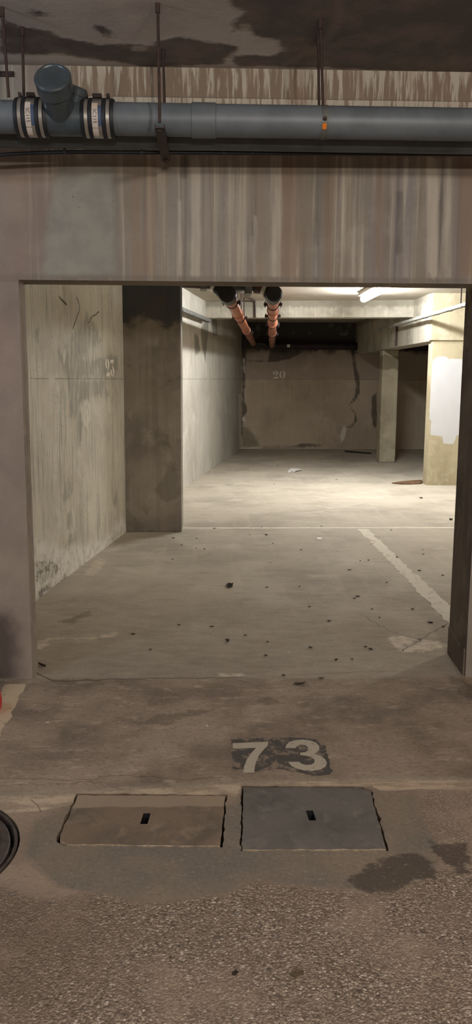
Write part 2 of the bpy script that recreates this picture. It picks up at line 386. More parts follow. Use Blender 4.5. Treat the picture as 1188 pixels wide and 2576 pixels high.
fl.panel((0, 0, 0), (1, 0, 0), (0, 1, 0), (-7.2, -6, 7.2, 18.9),
         [(-1.15, 1.9, 1.5, 4.25, .016), (-1.6, 4.25, 1.9, 6.2, .04), (-1.6, 6.2, 3.2, 9.6, .08), (-7.2, -6, 7.2, 18.9, .4)],
         masks=dict(gravel=[grav], rough=[rough2], dark=[dark1, dark2], screed=[screed], apron=[apron], strip=[strip], lane=[lane], effl=efflP, damp=damp, worn=[Z([(-100, 2240), (200, 2260), (260, 2330), (230, 2420), (120, 2480), (60, 2576), (-100, 2576)])]),
         lines=dict(effl=effl, crack=crack), holes=[h1, h2, h3])
def pit(h, depth, mi=1):
    n = len(h); a = fl.verts([(p[0], p[1], 0) for p in h]); b = fl.verts([(p[0], p[1], -depth) for p in h])
    for k in range(n): fl.face((a+k, b+k, b+(k+1) % n, a+(k+1) % n), mi)
    fl.face([b+k for k in range(n)], mi)
for h in (h1, h2, h3): pit(h, .075)
gp, cp, np_ = concrete('pit_edge_concrete', (120, 104, 86), (84, 72, 60), (150, 132, 110), 0, 8, None, 0)
M['pit'] = gp.fin(cp, .9, np_)
tag(fl.build('floor', [M['floor'], M['pit']]), kind='structure')

M['chip'] = plain('broken_lit_concrete_edge', (196, 176, 150), .9, 0, .3, 60)  # chipped slab sides, coloured paler to look lit
# inspection covers: concrete slabs with a square lifting hole
def slab(name, poly, holec, hs, label, basec, darkc, lightc, chips):
    out = rough_line(poly, .02, .0016, True); c = np.mean(np.array(poly), 0)
    top, th = -.002, .06; hole = [tuple(np.array(holec)+np.array(d)) for d in hs]
    b = MB((c[0], c[1], 0)); N = len(out)
    # top face with hole via triangulation
    vs = [V(p) for p in out]+[V(p) for p in hole]; es = [(i, (i+1) % N) for i in range(N)]+[(N+i, N+(i+1) % 4) for i in range(4)]
    rv, _, rf, _, _, _ = delaunay_2d_cdt(vs, es, [], 0, 1e-6); rv = np.array([tuple(p) for p in rv])
    cen = np.array([rv[list(f)].mean(0) for f in rf]); ok = (sdf_poly(cen, out) < 0) & (sdf_poly(cen, hole) > 0)
    i = b.verts([(p[0], p[1], top) for p in rv])
    for f, k in zip(rf, ok):
        if k: b.face([i+q for q in f])
    a = b.verts([(p[0], p[1], top) for p in out]); e = b.verts([(p[0], p[1], top-th) for p in out])
    for k in range(N): b.face((a+k, e+k, e+(k+1) % N, a+(k+1) % N), 1)
    b.face([e+k for k in range(N)])
    g, col, nrm = concrete(name+'_mat', basec, darkc, lightc, 0, 5, None, .3)
    if chips: col = g.mix(g.mul(g.ss(g.add(g.xyz()[1], g.mul(g.sub(g.noise(7, 5), .5), .05)), .117, .13), .65), col, lin((168, 148, 124)))
    o = b.build('inspection_cover', [g.fin(col, .8, nrm), M['chip']]); tag(o, label, 'inspection cover', 'concrete inspection covers')
    s = MB((c[0], c[1], 0)); zz = top-.055
    for k in range(4):
        p, q = hole[k], hole[(k+1) % 4]; s.quad((p[0], p[1], top), (q[0], q[1], top), (q[0], q[1], zz), (p[0], p[1], zz))
    s.quad(*[(p[0], p[1], zz) for p in hole])
    s.build('lifting_socket', M['black_iron'], o)
    return o
hc1 = onz(366, 2058)[:2]; hc2 = onz(782, 2050)[:2]
slab('left_cover', c1, hc1, [(-.016, -.036), (.010, -.036), (.016, .036), (-.010, .036)], 'brownish rectangular concrete cover with chipped corner, left of the two, slotted hole', (128, 110, 92), (104, 92, 78), (146, 128, 108), 1)
slab('right_cover', c2, hc2, [(-.010, -.034), (.016, -.034), (.012, .034), (-.014, .034)], 'darker grey concrete cover below the painted 73, right of the two', (110, 104, 96), (90, 86, 80), (126, 118, 108), 0)
# manhole cover cut by the left edge
mh = MB((MC[0], MC[1], 0))
mh.rev((MC[0], MC[1], -.07), (0, 0, 1), [(0, MR-.02), (.064, MR-.02), (.067, MR-.024), (.067, MR-.05), (.063, MR-.055), (.063, 0)], 64)
mo = mh.build('manhole_cover', M['iron'], None, 35); tag(mo, 'round dark cast iron manhole cover cut off by the left edge', 'manhole cover')
fr = MB((MC[0], MC[1], 0)); S_ = 64
ring = [[(MC[0]+r*math.cos(2*math.pi*k/S_), MC[1]+r*math.sin(2*math.pi*k/S_), z) for k in range(S_)] for r, z in ((MR+.005, -.07), (MR+.005, -.001), (MR-.006, -.001), (MR-.006, -.07))]
rb = [fr.verts(r) for r in ring]
for i in range(4):
    for k in range(S_): fr.face((rb[i]+k, rb[i]+(k+1) % S_, rb[(i+1) % 4]+(k+1) % S_, rb[(i+1) % 4]+k))
fr.build('rim', M['iron'], mo, 35)
rbm = MB((MC[0], MC[1], 0))
for k in range(-5, 6):
    hw = math.sqrt(max(.0, (MR-.09)**2-(k*.045)**2))
    rbm.box((MC[0]-hw, MC[1]+k*.045-.006, -.0075), (MC[0]+hw, MC[1]+k*.045+.006, -.003))
rbm.build('tread_ribs', M['iron'], mo)

# painted number 73 on the floor
def decal(mb, px, fn, d, sub=None):
    mb.prism([fn(*p) for p in px], d)
f4 = lambda x, y: onz(500+x/2.376, 1750+y/2.376, .0016)
f4b = lambda x, y: onz(500+x/2.376, 1750+y/2.376, .0005)
n7 = [(203, 285), (415, 276), (414, 298), (390, 322), (360, 358), (340, 408), (331, 460), (266, 460), (271, 425), (289, 380), (314, 345), (345, 312), (205, 316)]
n3 = [(519, 313), (524, 296), (540, 280), (575, 268), (620, 263), (665, 268), (702, 282), (720, 302), (721, 322), (708, 338), (690, 348), (727, 360), (756, 380), (767, 402), (759, 425), (726, 442), (680, 450), (630, 447), (580, 433), (548, 414), (536, 398), (600, 396), (615, 408), (645, 416), (678, 412), (694, 398), (691, 380), (670, 366), (640, 359), (608, 356), (606, 342), (640, 338), (655, 326), (655, 310), (640, 297), (612, 292), (590, 300), (578, 314)]
nb = [(196, 262), (300, 258), (420, 254), (530, 250), (640, 254), (730, 264), (752, 285), (768, 330), (782, 390), (795, 440), (790, 470), (720, 478), (640, 470), (570, 455), (500, 440), (420, 445), (330, 452), (240, 440), (203, 435)]
p73 = onz(700, 1900); root = empty('painted_number', (p73[0], p73[1], 0)); L73 = np.array([p73[0], p73[1], 0])
tag(root, 'pale number 73 stencilled on a black patch of the floor', 'painted number', 'painted bay numbers')
for nm, px, fn, mt, d in (('backing', nb, f4b, 'num_back', (0, 0, .0009)), ('digit', n7, f4, 'num_floor', (0, 0, .0008)), ('digit', n3, f4, 'num_floor', (0, 0, .0008))):
    m = MB(L73); pp = [fn(*p) for p in px]; pp = pp if nm == 'digit' else [(q_[0], q_[1], pp[0][2]) for q_ in rough_line([p[:2] for p in pp], .012, .0035, True)]; m.prism(pp, d); m.build(nm, M[mt], root)

# painted lines
def line_obj(quads, label, mat, z=.0006, amp=.006):
    c = np.mean(np.array(quads), 0); m = MB((c[0], c[1], 0)); pl = rough_line(quads, .05, amp, True)
    m.prism([(p[0], p[1], z) for p in pl], (0, 0, .0008)); o = m.build('painted_line', M[mat]); tag(o, label, 'painted line', 'painted floor lines'); return o
line_obj([(-.38, 8.44), (3.1, 8.49), (3.1, 8.555), (-.38, 8.505)], 'thin pale line painted across the inner floor from the left pillar', 'line_pale')
line_obj([(1.515, 4.75), (1.645, 4.75), (1.60, 8.43), (1.50, 8.43)], 'worn wide white bay line running towards the camera beside the right jamb', 'line_pale', amp=.009)
a_, b_ = onz(60, 1727), onz(0, 1858); line_obj([(a_[0]-.10, a_[1]+.03), (a_[0]+.005, a_[1]+.03), (b_[0]+.0, b_[1]-.02), (b_[0]-.12, b_[1]-.02)], 'yellowed line on the front floor at the left edge', 'line_front')

# ------------------------------------------------------------------ FRONT WALL
FY = 4.11
Yp = lambda L: [tuple(ony(x, y, FY)[[0, 2]]) for x, y in L]
def vband(x0, x1, y0=395, y1=700): return Yp([(x0, y0), (x1, y0), (x1, y1), (x0, y1)])
rust = [vband(328, 345), vband(362, 392), vband(705, 752), vband(944, 966), vband(818, 838), vband(1150, 1200), vband(278, 300, 170, 262), vband(668, 690, 180, 265), vband(705, 740, 180, 265), vband(270, 320, 165, 262)]
pale = [vband(278, 286, 480, 560), vband(449, 455, 500, 700), vband(482, 490), vband(494, 503), vband(576, 580), vband(640, 648, 540, 700), vband(680, 690), vband(703, 707), vband(742, 747), vband(791, 795), vband(880, 892), vband(943, 946), vband(1016, 1026), vband(1076, 1102), vband(1120, 1134), vband(612, 622, 600, 700), vband(860, 864)]
darkst = [vband(455, 472, 385, 450), vband(790, 800, 420, 620), vband(998, 1012, 480, 640), vband(1104, 1116, 420, 700), vband(632, 642, 430, 690)]
patch = [Yp([(140, 450), (170, 430), (240, 400), (278, 405), (284, 500), (288, 600), (290, 690), (110, 695), (112, 600), (125, 520)])]
pinkl = [Yp([(30, 420), (130, 400), (140, 470), (118, 560), (105, 690), (20, 700), (25, 560)]), Yp([(-60, 800), (40, 790), (45, 960), (-60, 980)]), Yp([(60, 165), (100, 165), (100, 250), (60, 250)])]
dark_low_left = [Yp([(-200, 1548), (0, 1545), (28, 1545), (44, 1580), (46, 1640), (58, 1690), (30, 1716), (-200, 1720)])]
g, col, nrm = concrete('streaked_wall_concrete', (152, 144, 133), (130, 122, 112), (166, 158, 146), 0, 1.3, None, .35)
z = g.xyz()[2]
str_f = g.noise(1.0, 5, .62, k=(30, 30, .55), dist=.15)
sm = g.ss(g.attr('patch'), -.01, .06)
sm = g.mul(sm, g.ss(g.attr('plain'), -.02, .05))
col = g.mix(g.mul(g.mul(g.ss(str_f, .50, .66), .75), sm), col, lin((190, 178, 160)))
col = g.mix(g.mul(g.mul(g.ss(g.noise(1.0, 5, .6, k=(19, 19, .4)), .52, .68), .7), sm), col, lin((118, 110, 104)))
col = g.mix(g.mul(g.mul(g.ss(g.noise(1.0, 4, .6, k=(6.5, 6.5, .22)), .52, .66), .55), sm), col, lin((148, 132, 114)))
col = g.mix(g.mul(g.mul(g.ss(g.noise(1.0, 3, .5, k=(7.7, 7.7, .3)), .56, .68), .5), sm), col, lin((136, 130, 132)))
col = g.mix(g.mul(g.mask('rust', .03, .022, 9, k=(3, 3, .4)), .55), col, lin((144, 120, 98)))
col = g.mix(g.mul(g.mask('darkst', .010, .016, 10, k=(3, 3, .5)), .6), col, lin((92, 86, 82)))
col = g.mix(g.mul(g.mask('pale', .012, .016, 9, k=(4, 4, .4)), .62), col, lin((206, 196, 180)))
pt = g.mix(g.ss(g.noise(6, 6, .6), .36, .66), lin((140, 138, 130)), lin((158, 154, 142)))
pt = g.mix(g.mul(g.ss(g.vor(34), .16, .06), g.ss(g.noise(7, 3), .5, .6)), pt, lin((92, 92, 90)))
col = g.mix(g.mul(g.mask('patch', .02, .03, 10), .85), col, pt)
col = g.mix(g.mul(g.mask('pink', .05, .05, 6), .45), col, lin((152, 128, 116)))
col = g.mix(g.mul(g.sub(1.0, g.ss(g.attr('plain'), -.02, .05)), .55), col, g.mix(g.ss(g.noise(3, 6, .65), .35, .65), lin((164, 146, 132)), lin((140, 122, 112))))
col = g.mix(g.mul(g.mask('dark_low_left', .06, .06, 8), .78), col, lin((62, 54, 52)))  # low left of the wall darkened, with a ragged edge
# ragged lime drips on the strip above the pipes, two casting lifts
lift = g.math('FRACT', g.mul(g.sub(z, 2.648), 5.0))
top = g.ss(z, 2.66, 2.68)
dr = g.noise(1.0, 4, .65, k=(46, 46, 3.2), dist=.3)
dm = g.ss(g.sub(dr, g.mul(g.sub(1.0, lift), .14)), .38, .50)
up = g.mix(g.mul(dm, .8), lin((140, 122, 104)), lin((202, 192, 174)))
up = g.mix(g.mul(g.ss(g.noise(1, 4, .6, k=(9, 9, 2)), .5, .66), .5), up, lin((160, 134, 110)))
up = g.mix(g.ss(lift, .05, .0, 0, .35), up, lin((96, 84, 74)))
col = g.mix(g.mul(top, g.ss(g.attr('plaintop'), -.02, .08)), col, up)
# grey dust band just above the opening
ub = g.mul(g.ss(z, 2.05, 2.03), g.ss(z, 2.0, 2.01)); col = g.mix(g.mul(ub, .35), col, lin((112, 100, 88)))
nrm = g.bump(str_f, .12, .004, nrm)
M['front_wall'] = g.fin(col, .85, nrm, 0, .25)
g, col, nrm = concrete('jamb_concrete', (142, 130, 116), (116, 104, 92), (160, 148, 132), .25, 2.2, None, .4)
M['jamb'] = g.fin(col, .85, nrm)
g, col, nrm = concrete('grimy_shaded_jamb_concrete', (116, 104, 92), (90, 80, 70), (134, 122, 108), .3, 2.4, None, .4)  # dirty jamb concrete, darkened further to put in the reveal's shade
M['jamb_grimy_shaded'] = g.fin(col, .85, nrm)
OL, OR, ORB, OT = -.950, 1.326, 1.345, 2.015
fw = MB()
msk = dict(rust=rust, pale=pale, darkst=darkst, patch=patch, pink=pinkl, dark_low_left=dark_low_left, plain=[[(-9, -1), (-.93, -1), (-.93, 2.2), (-.9, 2.7), (-9, 2.7)]], plaintop=[[(-9, 2), (-.72, 2), (-.72, 3.2), (-9, 3.2)]])
dn = [(-1.25, 0, 1.6, 2.98, .03), (-7, 0, 7, 2.98, .5)]
for r in ((-7, 0, OL, OT), (OR, 0, 7, OT), (-7, OT, 7, 2.98)): fw.panel((0, FY, 0), (1, 0, 0), (0, 0, 1), r, dn, masks=msk)
# reveals, soffit and inner side
LB, RB, SB = 4.215, 4.50, 4.31
fw.quad((OL, SB, OT), (ORB, SB, OT), (OR, FY, OT), (OL, FY, OT), 1)
# left jamb: arris, shallow groove, inner return
zs = OT
prof = [(OL, FY), (OL+.001, FY+.045), (OL-.007, FY+.05), (OL-.007, FY+.062), (OL+.004, FY+.067), (OL+.006, LB), (OL-.06, LB+.01), (OL-.06, 4.42), (-1.60, 4.42)]
for a, b in zip(prof[:-1], prof[1:]): fw.quad((a[0], a[1], 0), (b[0], b[1], 0), (b[0], b[1], zs), (a[0], a[1], zs), 1)
# right jamb with a raised plinth patch
fw.quad((OR, FY, 0), (OR, FY, OT), (ORB, RB, OT), (ORB, RB, 0), 2)
fw.prism([(OR-.008, FY+.02, 0), (ORB-.008, RB-.01, 0), (ORB-.008, RB-.01, .16), (OR+.004, FY+.26, .15), (OR-.003, FY+.12, .13), (OR-.008, FY+.02, .15)], (.03, 0, 0), 2)
fw.quad((ORB, RB, 0), (ORB, RB, 2.78), (5.6, RB, 2.78), (5.6, RB, 0), 1)
fw.quad((-1.6, SB, OT), (ORB, SB, OT), (ORB, SB, 2.98), (-1.6, SB, 2.98), 1)
fw.quad((ORB, SB, OT), (ORB, RB, OT), (ORB, RB, 2.78), (ORB, SB, 2.78), 1)
fw.quad((OL-.06, SB, OT), (OL-.06, 4.42, OT), (-1.6, 4.42, OT), (-1.6, SB, OT), 1)
tag(fw.build('wall_front', [M['front_wall'], M['jamb'], M['jamb_grimy_shaded']]), kind='structure')

# ------------------------------------------------------------------ LEFT WALL of the inner bay (two straight lengths) and its pillar
A0, A1 = np.array([-1.435, 4.30]), np.array([-.905, 8.25])
B0, B1 = np.array([-.956, 8.25]), np.array([.58, 18.40])
def wall_axes(a, b): d = (b-a)/np.linalg.norm(b-a); return np.array([a[0], a[1], 0]), np.array([d[0], d[1], 0]), np.linalg.norm(b-a)
oA, uA, lA = wall_axes(A0, A1); oB, uB, lB = wall_axes(B0, B1); nA = np.array([uA[1], -uA[0], 0]); nB = np.array([uB[1], -uB[0], 0])
def pa(L): return [((p-oA)@uA, p[2]) for p in (on(x, y, oA, nA) for x, y in L)]
def pb(L): return [((p-oB)@uB, p[2]) for p in (on(x, y, oB, nB) for x, y in L)]
za = lambda L: pa([(x/2.475, 690+y/2.475) for x, y in L]); za2 = lambda L: pa([(x/2.475, 1060+y/2.475) for x, y in L])
greyA = [za([(360, 480), (420, 430), (480, 340), (540, 230), (600, 330), (640, 420), (560, 470), (500, 520), (540, 540), (700, 500), (735, 520), (740, 600), (640, 640), (560, 640), (420, 650), (390, 590)]),
         za([(420, 660), (560, 655), (640, 660), (690, 780), (600, 760), (500, 800), (470, 900), (430, 880), (440, 760)]), za([(215, 330), (245, 310), (240, 400), (215, 400)]),
         za2([(405, 372), (440, 375), (448, 440), (438, 488), (395, 500), (388, 470), (400, 420)]), za2([(415, 575), (440, 570), (448, 640), (432, 692), (412, 650)]), za2([(708, 470), (728, 440), (735, 500), (720, 540), (706, 510)]),
         za2([(430, 690), (470, 740), (440, 780), (412, 780)]), za([(480, 900), (530, 800), (500, 1100), (480, 1000)])]
palA = [za([(380, 480), (415, 470), (405, 540), (390, 570)]), za([(490, 900), (520, 780), (560, 800), (570, 900), (540, 960)]), za([(670, 760), (690, 740), (690, 860), (670, 850)])]
whA = [za2([(215, 700), (255, 735), (320, 765), (370, 790), (440, 785), (540, 775), (640, 735), (690, 690), (715, 640), (760, 600), (812, 640), (812, 720), (700, 790), (500, 930), (240, 1130), (215, 1130)])]
spA = [za2([(230, 880), (300, 880), (330, 885), (370, 920), (330, 950), (280, 990), (255, 1000), (225, 990)]), za2([(240, 1075), (330, 1030), (400, 960), (420, 985), (350, 1050), (240, 1125)])]
crA = [(rough_line(za(L), .03, .004), w) for L, w in (([(370, 140), (390, 165), (415, 188)], .010), ([(478, 145), (490, 175), (497, 205), (490, 240), (472, 290), (455, 340)], .007), ([(617, 235), (590, 255), (565, 275), (550, 305)], .006))]
g, col, nrm = concrete('board_marked_wall_concrete', (200, 193, 174), (174, 167, 150), (210, 204, 186), .0, 1.5, 1.542, .7)
bm_ = g.noise(1.0, 5, .6, k=(34, 34, .7))
col = g.mix(g.mul(g.ss(bm_, .50, .66), .45), col, lin((196, 190, 168)))
col = g.mix(g.mul(g.ss(g.noise(1.0, 5, .65, k=(55, 55, 1.6)), .54, .66), .75), col, lin((124, 118, 104)))
col = g.mix(g.mul(g.ss(g.noise(1.0, 4, .6, k=(8, 8, 1.2)), .55, .70), .45), col, lin((138, 134, 122)))
col = g.mix(g.mul(g.mul(g.mask('grey', .03, .09, 9, k=(1.7, 1.7, .8)), g.ss(g.noise(9, 5, .65, k=(1.5, 1.5, .6)), .36, .52, .25, 1)), .62), col, lin((134, 129, 117)))
col = g.mix(g.mul(g.mul(g.mask('pale', .02, .08, 9, k=(1.8, 1.8, .7)), g.ss(g.noise(11, 5, .65, k=(1.6, 1.6, .5)), .38, .5)), .6), col, lin((214, 208, 190)))
col = g.mix(g.mul(g.mul(g.mask('white', .05, .12, 4), g.ss(g.noise(8, 5, .65), .30, .55, .25, 1)), .8), col, g.mix(g.ss(g.noise(14, 6, .7), .46, .66), lin((218, 213, 201)), lin((178, 170, 154))))
mS_ = g.mask('spall', .02, .10, 12); col = g.mix(g.mul(mS_, .85), col, g.mix(g.ss(g.noise(15, 6, .7), .40, .58), lin((112, 102, 88)), lin((206, 200, 186))))
col = g.mix(g.mul(g.mask('crack', .004, .004, 30), .85), col, lin((64, 58, 50)))
dots = g.mul(g.ss(g.vor(30, k=(1, 1, .45)), .14, .07), g.ss(g.noise(3.5, 3), .44, .54)); col = g.mix(g.mul(dots, .85), col, lin((74, 68, 58)))
nrm = g.bump(bm_, .2, .004, nrm); nrm = g.bump(g.sub(1.0, g.mul(mS_, g.noise(40, 5))), .8, .03, nrm)
M['wall_left'] = g.fin(col, .85, nrm)
# far part: brighter, with grey streaks under the tray and a pale edge at the corner
zb3 = lambda L: pb([(440+x/3.126, 690+y/3.126) for x, y in L])
greyB = [zb3([(200, 440), (270, 300), (262, 460), (240, 700), (215, 560)]), zb3([(150, 470), (180, 470), (200, 600), (160, 640)]), zb3([(280, 340), (330, 340), (340, 480), (300, 480)])]
whB = [pb([(600, 990), (606, 990), (607, 1130), (602, 1130)])]
fw2 = MB()
fw2.panel(oA, uA, (0, 0, 1), (0, 0, lA+.05, 2.78), [(.8, 0, lA+.05, 2.3, .035), (0, 0, lA+.05, 2.78, .3)], masks=dict(grey=greyA, pale=palA, white=whA, spall=spA), lines=dict(crack=crA))
fw2.panel(oB, uB, (0, 0, 1), (0, 0, lB, 2.78), [(3, 0, lB, 2.78, .08), (0, 0, lB, 2.78, .3)], masks=dict(grey=greyB, white=whB), mi=1)
g, col, nrm = concrete('lit_wall_concrete', (182, 176, 162), (160, 154, 141), (198, 192, 178), .2, 1.0, 1.542, .3)
col = g.mix(g.mul(g.ss(g.noise(1.0, 5, .6, k=(5, 5, 1.0)), .52, .68), .4), col, lin((148, 142, 126)))
col = g.mix(g.mul(g.mask('grey', .04, .06, 8, k=(1.6, 1.6, .6)), .75), col, lin((96, 92, 80)))
col = g.mix(g.mul(g.mask('white', .01, .02, 16), .8), col, lin((222, 214, 196)))
M['wall_lit'] = g.fin(col, .85, nrm)
tag(fw2.build('wall_left', [M['wall_left'], M['wall_lit']]), kind='structure')
g, col, nrm = concrete('grey_pillar_concrete', (152, 144, 131), (122, 114, 104), (168, 160, 146), .35, 2.0, None, .5)
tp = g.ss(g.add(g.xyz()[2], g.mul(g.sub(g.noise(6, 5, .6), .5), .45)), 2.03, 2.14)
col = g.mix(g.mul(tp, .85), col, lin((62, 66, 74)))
bt = g.ss(g.add(g.xyz()[2], g.mul(g.sub(g.noise(5, 5, .6), .5), .3)), .25, .05); col = g.mix(g.mul(bt, .35), col, lin((84, 76, 72)))
dk = g.ss(g.noise(2.1, 5, .6, dist=.6), .54, .60); col = g.mix(g.mul(dk, .35), col, lin((92, 86, 76)))
M['pillar_left'] = g.fin(col, .85, nrm)
pl_ = MB(); pl_.box((-1.02, 8.25, 0), (-.337, 8.62, 2.78))
tag(pl_.build('pillar', M['pillar_left'], bevel=.008), 'dark grey concrete pillar standing out from the left wall', 'pillar', kind='structure')

# painted numbers on the walls
def wallnum(polys, o, n, label, fn, nm):
    P = [[fn(x, y) for x, y in L] for grp in polys for L in grp]
    c = np.mean(np.concatenate([np.array(p) for p in P]), 0); c = c+n*.0002; r = empty('painted_number', c); tag(r, label, 'painted number', 'painted bay numbers')
    for grp in polys:
        m = MB(c)
        for L in grp: m.prism([fn(x, y)+n*.0002 for x, y in L], n*.001)
        m.build('digit', M['num_wall'], r)
t25 = lambda x, y: on(240+x/14.85, 880+y/14.85, oA, nA)
wallnum([[[(410, 345), (385, 390), (372, 470), (374, 560), (390, 640), (410, 680), (445, 685), (440, 650), (425, 610), (418, 520), (420, 430), (428, 350)],
          [(455, 340), (480, 350), (505, 420), (522, 520), (520, 620), (500, 700), (470, 770), (450, 810), (445, 800), (465, 720), (472, 640), (465, 540), (455, 440)],
          [(400, 985), (412, 930), (430, 845), (530, 845), (537, 995), (470, 985)]],
         [[(560, 370), (685, 372), (665, 490), (640, 505), (560, 503)], [(627, 530), (640, 530), (638, 628), (627, 625)],
          [(628, 630), (660, 640), (690, 710), (703, 790), (698, 890), (670, 970), (640, 995), (605, 975), (575, 915), (560, 830), (562, 755), (600, 745), (612, 790), (608, 870), (620, 940), (640, 965), (655, 920), (658, 830), (650, 730), (630, 660)]]],
        oA, nA, 'white stencilled number 25 on the left wall', t25, '25')
BY = 18.40
t20 = lambda x, y: ony(640+x/9.9, 900+y/9.9, BY)
wallnum([[[(470, 390), (468, 365), (485, 342), (510, 330), (545, 328), (575, 340), (592, 365), (592, 395), (575, 420), (550, 440), (525, 462), (518, 460), (542, 432), (553, 400), (552, 360), (540, 342), (520, 338), (503, 350), (500, 368), (520, 375), (522, 395), (500, 410), (480, 405)],
          [(468, 515), (500, 485), (540, 478), (570, 480), (597, 470), (592, 515)]],
         [[(682, 330), (660, 340), (640, 370), (630, 410), (632, 450), (645, 485), (665, 508), (682, 505), (672, 480), (666, 440), (666, 395), (672, 355)],
          [(720, 330), (745, 340), (762, 370), (770, 410), (765, 455), (750, 490), (725, 508), (712, 508), (725, 480), (732, 440), (732, 395), (725, 355)]]],
        np.array([0, BY, 0]), np.array([0, -1., 0]), 'faded white number 20 on the far back wall', t20, '20')

# ------------------------------------------------------------------ BACK WALL, RIGHT WALL
zb = lambda L: [tuple(ony(580+x/2.97, 860+y/2.97, BY)[[0, 2]]) for x, y in L]
bd = [zb([(85, 60), (120, 60), (112, 200), (108, 420), (125, 520), (100, 560), (95, 700), (80, 700), (85, 300)]), zb([(900, 60), (925, 60), (940, 180), (965, 270), (968, 380), (930, 440), (900, 475), (880, 470), (925, 420), (940, 330), (925, 260), (915, 150)]),
      zb([(890, 475), (940, 530), (945, 590), (910, 640), (865, 650), (880, 630), (925, 600), (930, 550), (900, 500)]), zb([(460, 780), (550, 757), (650, 768), (720, 775), (640, 785), (500, 787)]),
      zb([(1055, 420), (1090, 360), (1095, 640), (1070, 640), (1055, 560)]), zb([(120, 140), (200, 150), (330, 150), (440, 130), (540, 75), (560, 60), (300, 60), (280, 140)])]
bw = [zb([(850, 620), (870, 660), (845, 740), (825, 750), (820, 700), (835, 650)]), zb([(92, 120), (106, 120), (108, 230), (98, 230)]), zb([(104, 340), (118, 340), (116, 470), (106, 470)]), zb([(85, 560), (110, 555), (110, 600), (90, 600)]), zb([(60, 795), (240, 785), (240, 800), (60, 815)])]
bs = [zb([(85, 620), (130, 640), (180, 700), (225, 780), (80, 790)]), zb([(200, 785), (380, 775), (480, 780), (480, 800), (200, 800)])]
g, col, nrm = concrete('damp_back_wall_concrete', (196, 180, 158), (170, 154, 134), (208, 194, 172), .25, .8, 1.542, .4)
up_ = g.ss(g.xyz()[2], 1.53, 1.55); col = g.mix(g.mul(up_, .5), col, lin((160, 142, 130)))
col = g.mix(g.mul(g.mask('spall', .05, .08, 6), .6), col, g.mix(g.noise(20, 5), lin((80, 74, 62)), lin((140, 130, 112))))
col = g.mix(g.mul(g.mask('dark', .02, .04, 9), .72), col, lin((54, 48, 44)))
col = g.mix(g.mul(g.mask('white', .02, .02, 12), .85), col, lin((226, 222, 206)))
ml = g.ss(g.add(g.xyz()[2], g.mul(g.sub(g.noise(2, 5, .6), .5), .5)), 2.08, 2.26)  # dark peeling stain with the beam's shadow painted into it
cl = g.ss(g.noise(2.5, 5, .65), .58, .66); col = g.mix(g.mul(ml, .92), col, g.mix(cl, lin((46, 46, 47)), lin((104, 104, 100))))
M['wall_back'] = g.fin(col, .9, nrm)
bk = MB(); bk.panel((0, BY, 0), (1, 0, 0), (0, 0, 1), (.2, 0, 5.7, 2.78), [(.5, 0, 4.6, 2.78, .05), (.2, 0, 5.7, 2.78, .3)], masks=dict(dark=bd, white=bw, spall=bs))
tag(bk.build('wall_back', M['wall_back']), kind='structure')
g, col, nrm = concrete('plain_wall_concrete', (160, 150, 132), (134, 124, 108), (174, 164, 146), .25, 1.2, 1.542, .4)
M['wall_plain'] = g.fin(col, .88, nrm)
rw = MB(); rw.quad((5.6, RB, 0), (5.6, BY, 0), (5.6, BY, 2.78), (5.6, RB, 2.78)); tag(rw.build('wall_right', M['wall_plain']), kind='structure')
lw = MB()
lw.quad((-7, -5.5, 0), (7, -5.5, 0), (7, -5.5, 2.98), (-7, -5.5, 2.98)); lw.quad((-7, -5.5, 0), (-7, FY, 0), (-7, FY, 2.98), (-7, -5.5, 2.98)); lw.quad((7, -5.5, 0), (7, FY, 0), (7, FY, 2.98), (7, -5.5, 2.98))
tag(lw.build('wall_lane', M['wall_plain']), kind='structure')

# ------------------------------------------------------------------ CEILINGS
Cz = lambda L: [tuple(onz(x, y, 2.98)[:2]) for x, y in L]
peel = [Cz([(0, 40), (40, 60), (60, 70), (110, 72), (160, 95), (250, 110), (330, 108), (380, 112), (400, 100), (470, 96), (520, 98), (560, 110), (600, 118), (560, 160), (380, 168), (250, 150), (130, 135), (0, 135)]),
        Cz([(565, -20), (600, 22), (612, 30), (586, 60), (586, 80), (620, 66), (650, 88), (700, 105), (720, 125), (690, 140), (620, 135), (570, 140), (600, 165), (1188, 185), (1400, 190), (1400, -40)]),
        Cz([(240, 66), (258, 64), (272, 85), (290, 92), (262, 98)]), Cz([(60, 20), (110, 30), (140, 42), (90, 42)])]
paleC = [Cz([(620, 100), (660, 95), (690, 102), (650, 112)]), Cz([(600, 60), (635, 58), (630, 75), (600, 80)]), Cz([(110, 62), (320, 52), (320, 55), (110, 65)]), Cz([(330, 115), (370, 115), (365, 130), (335, 128)])]
arc = [(rough_line(Cz([(855, 0), (858, 40), (830, 90), (780, 130), (710, 168)]), .04, .004), .02)]
g, col, nrm = concrete('peeling_ceiling_paint', (222, 216, 212), (200, 194, 190), (230, 225, 220), 0, 1.4, None, .2)
mP = g.mask('peel', .02, .06, 9)
dk_ = g.mix(g.ss(g.noise(5, 6, .65), .4, .66), lin((76, 70, 70)), lin((122, 108, 100)))
col = g.mix(g.mul(mP, .85), col, dk_); col = g.mix(g.mul(g.mask('arc', .02, .02, 12), .3), col, lin((176, 162, 150)))
col = g.mix(g.mul(g.mask('pale', .012, .03, 12), .6), col, lin((206, 198, 190)))
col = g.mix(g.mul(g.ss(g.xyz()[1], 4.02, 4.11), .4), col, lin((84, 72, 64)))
M['ceiling_front'] = g.fin(col, .85, g.bump(mP, .3, .006, nrm))
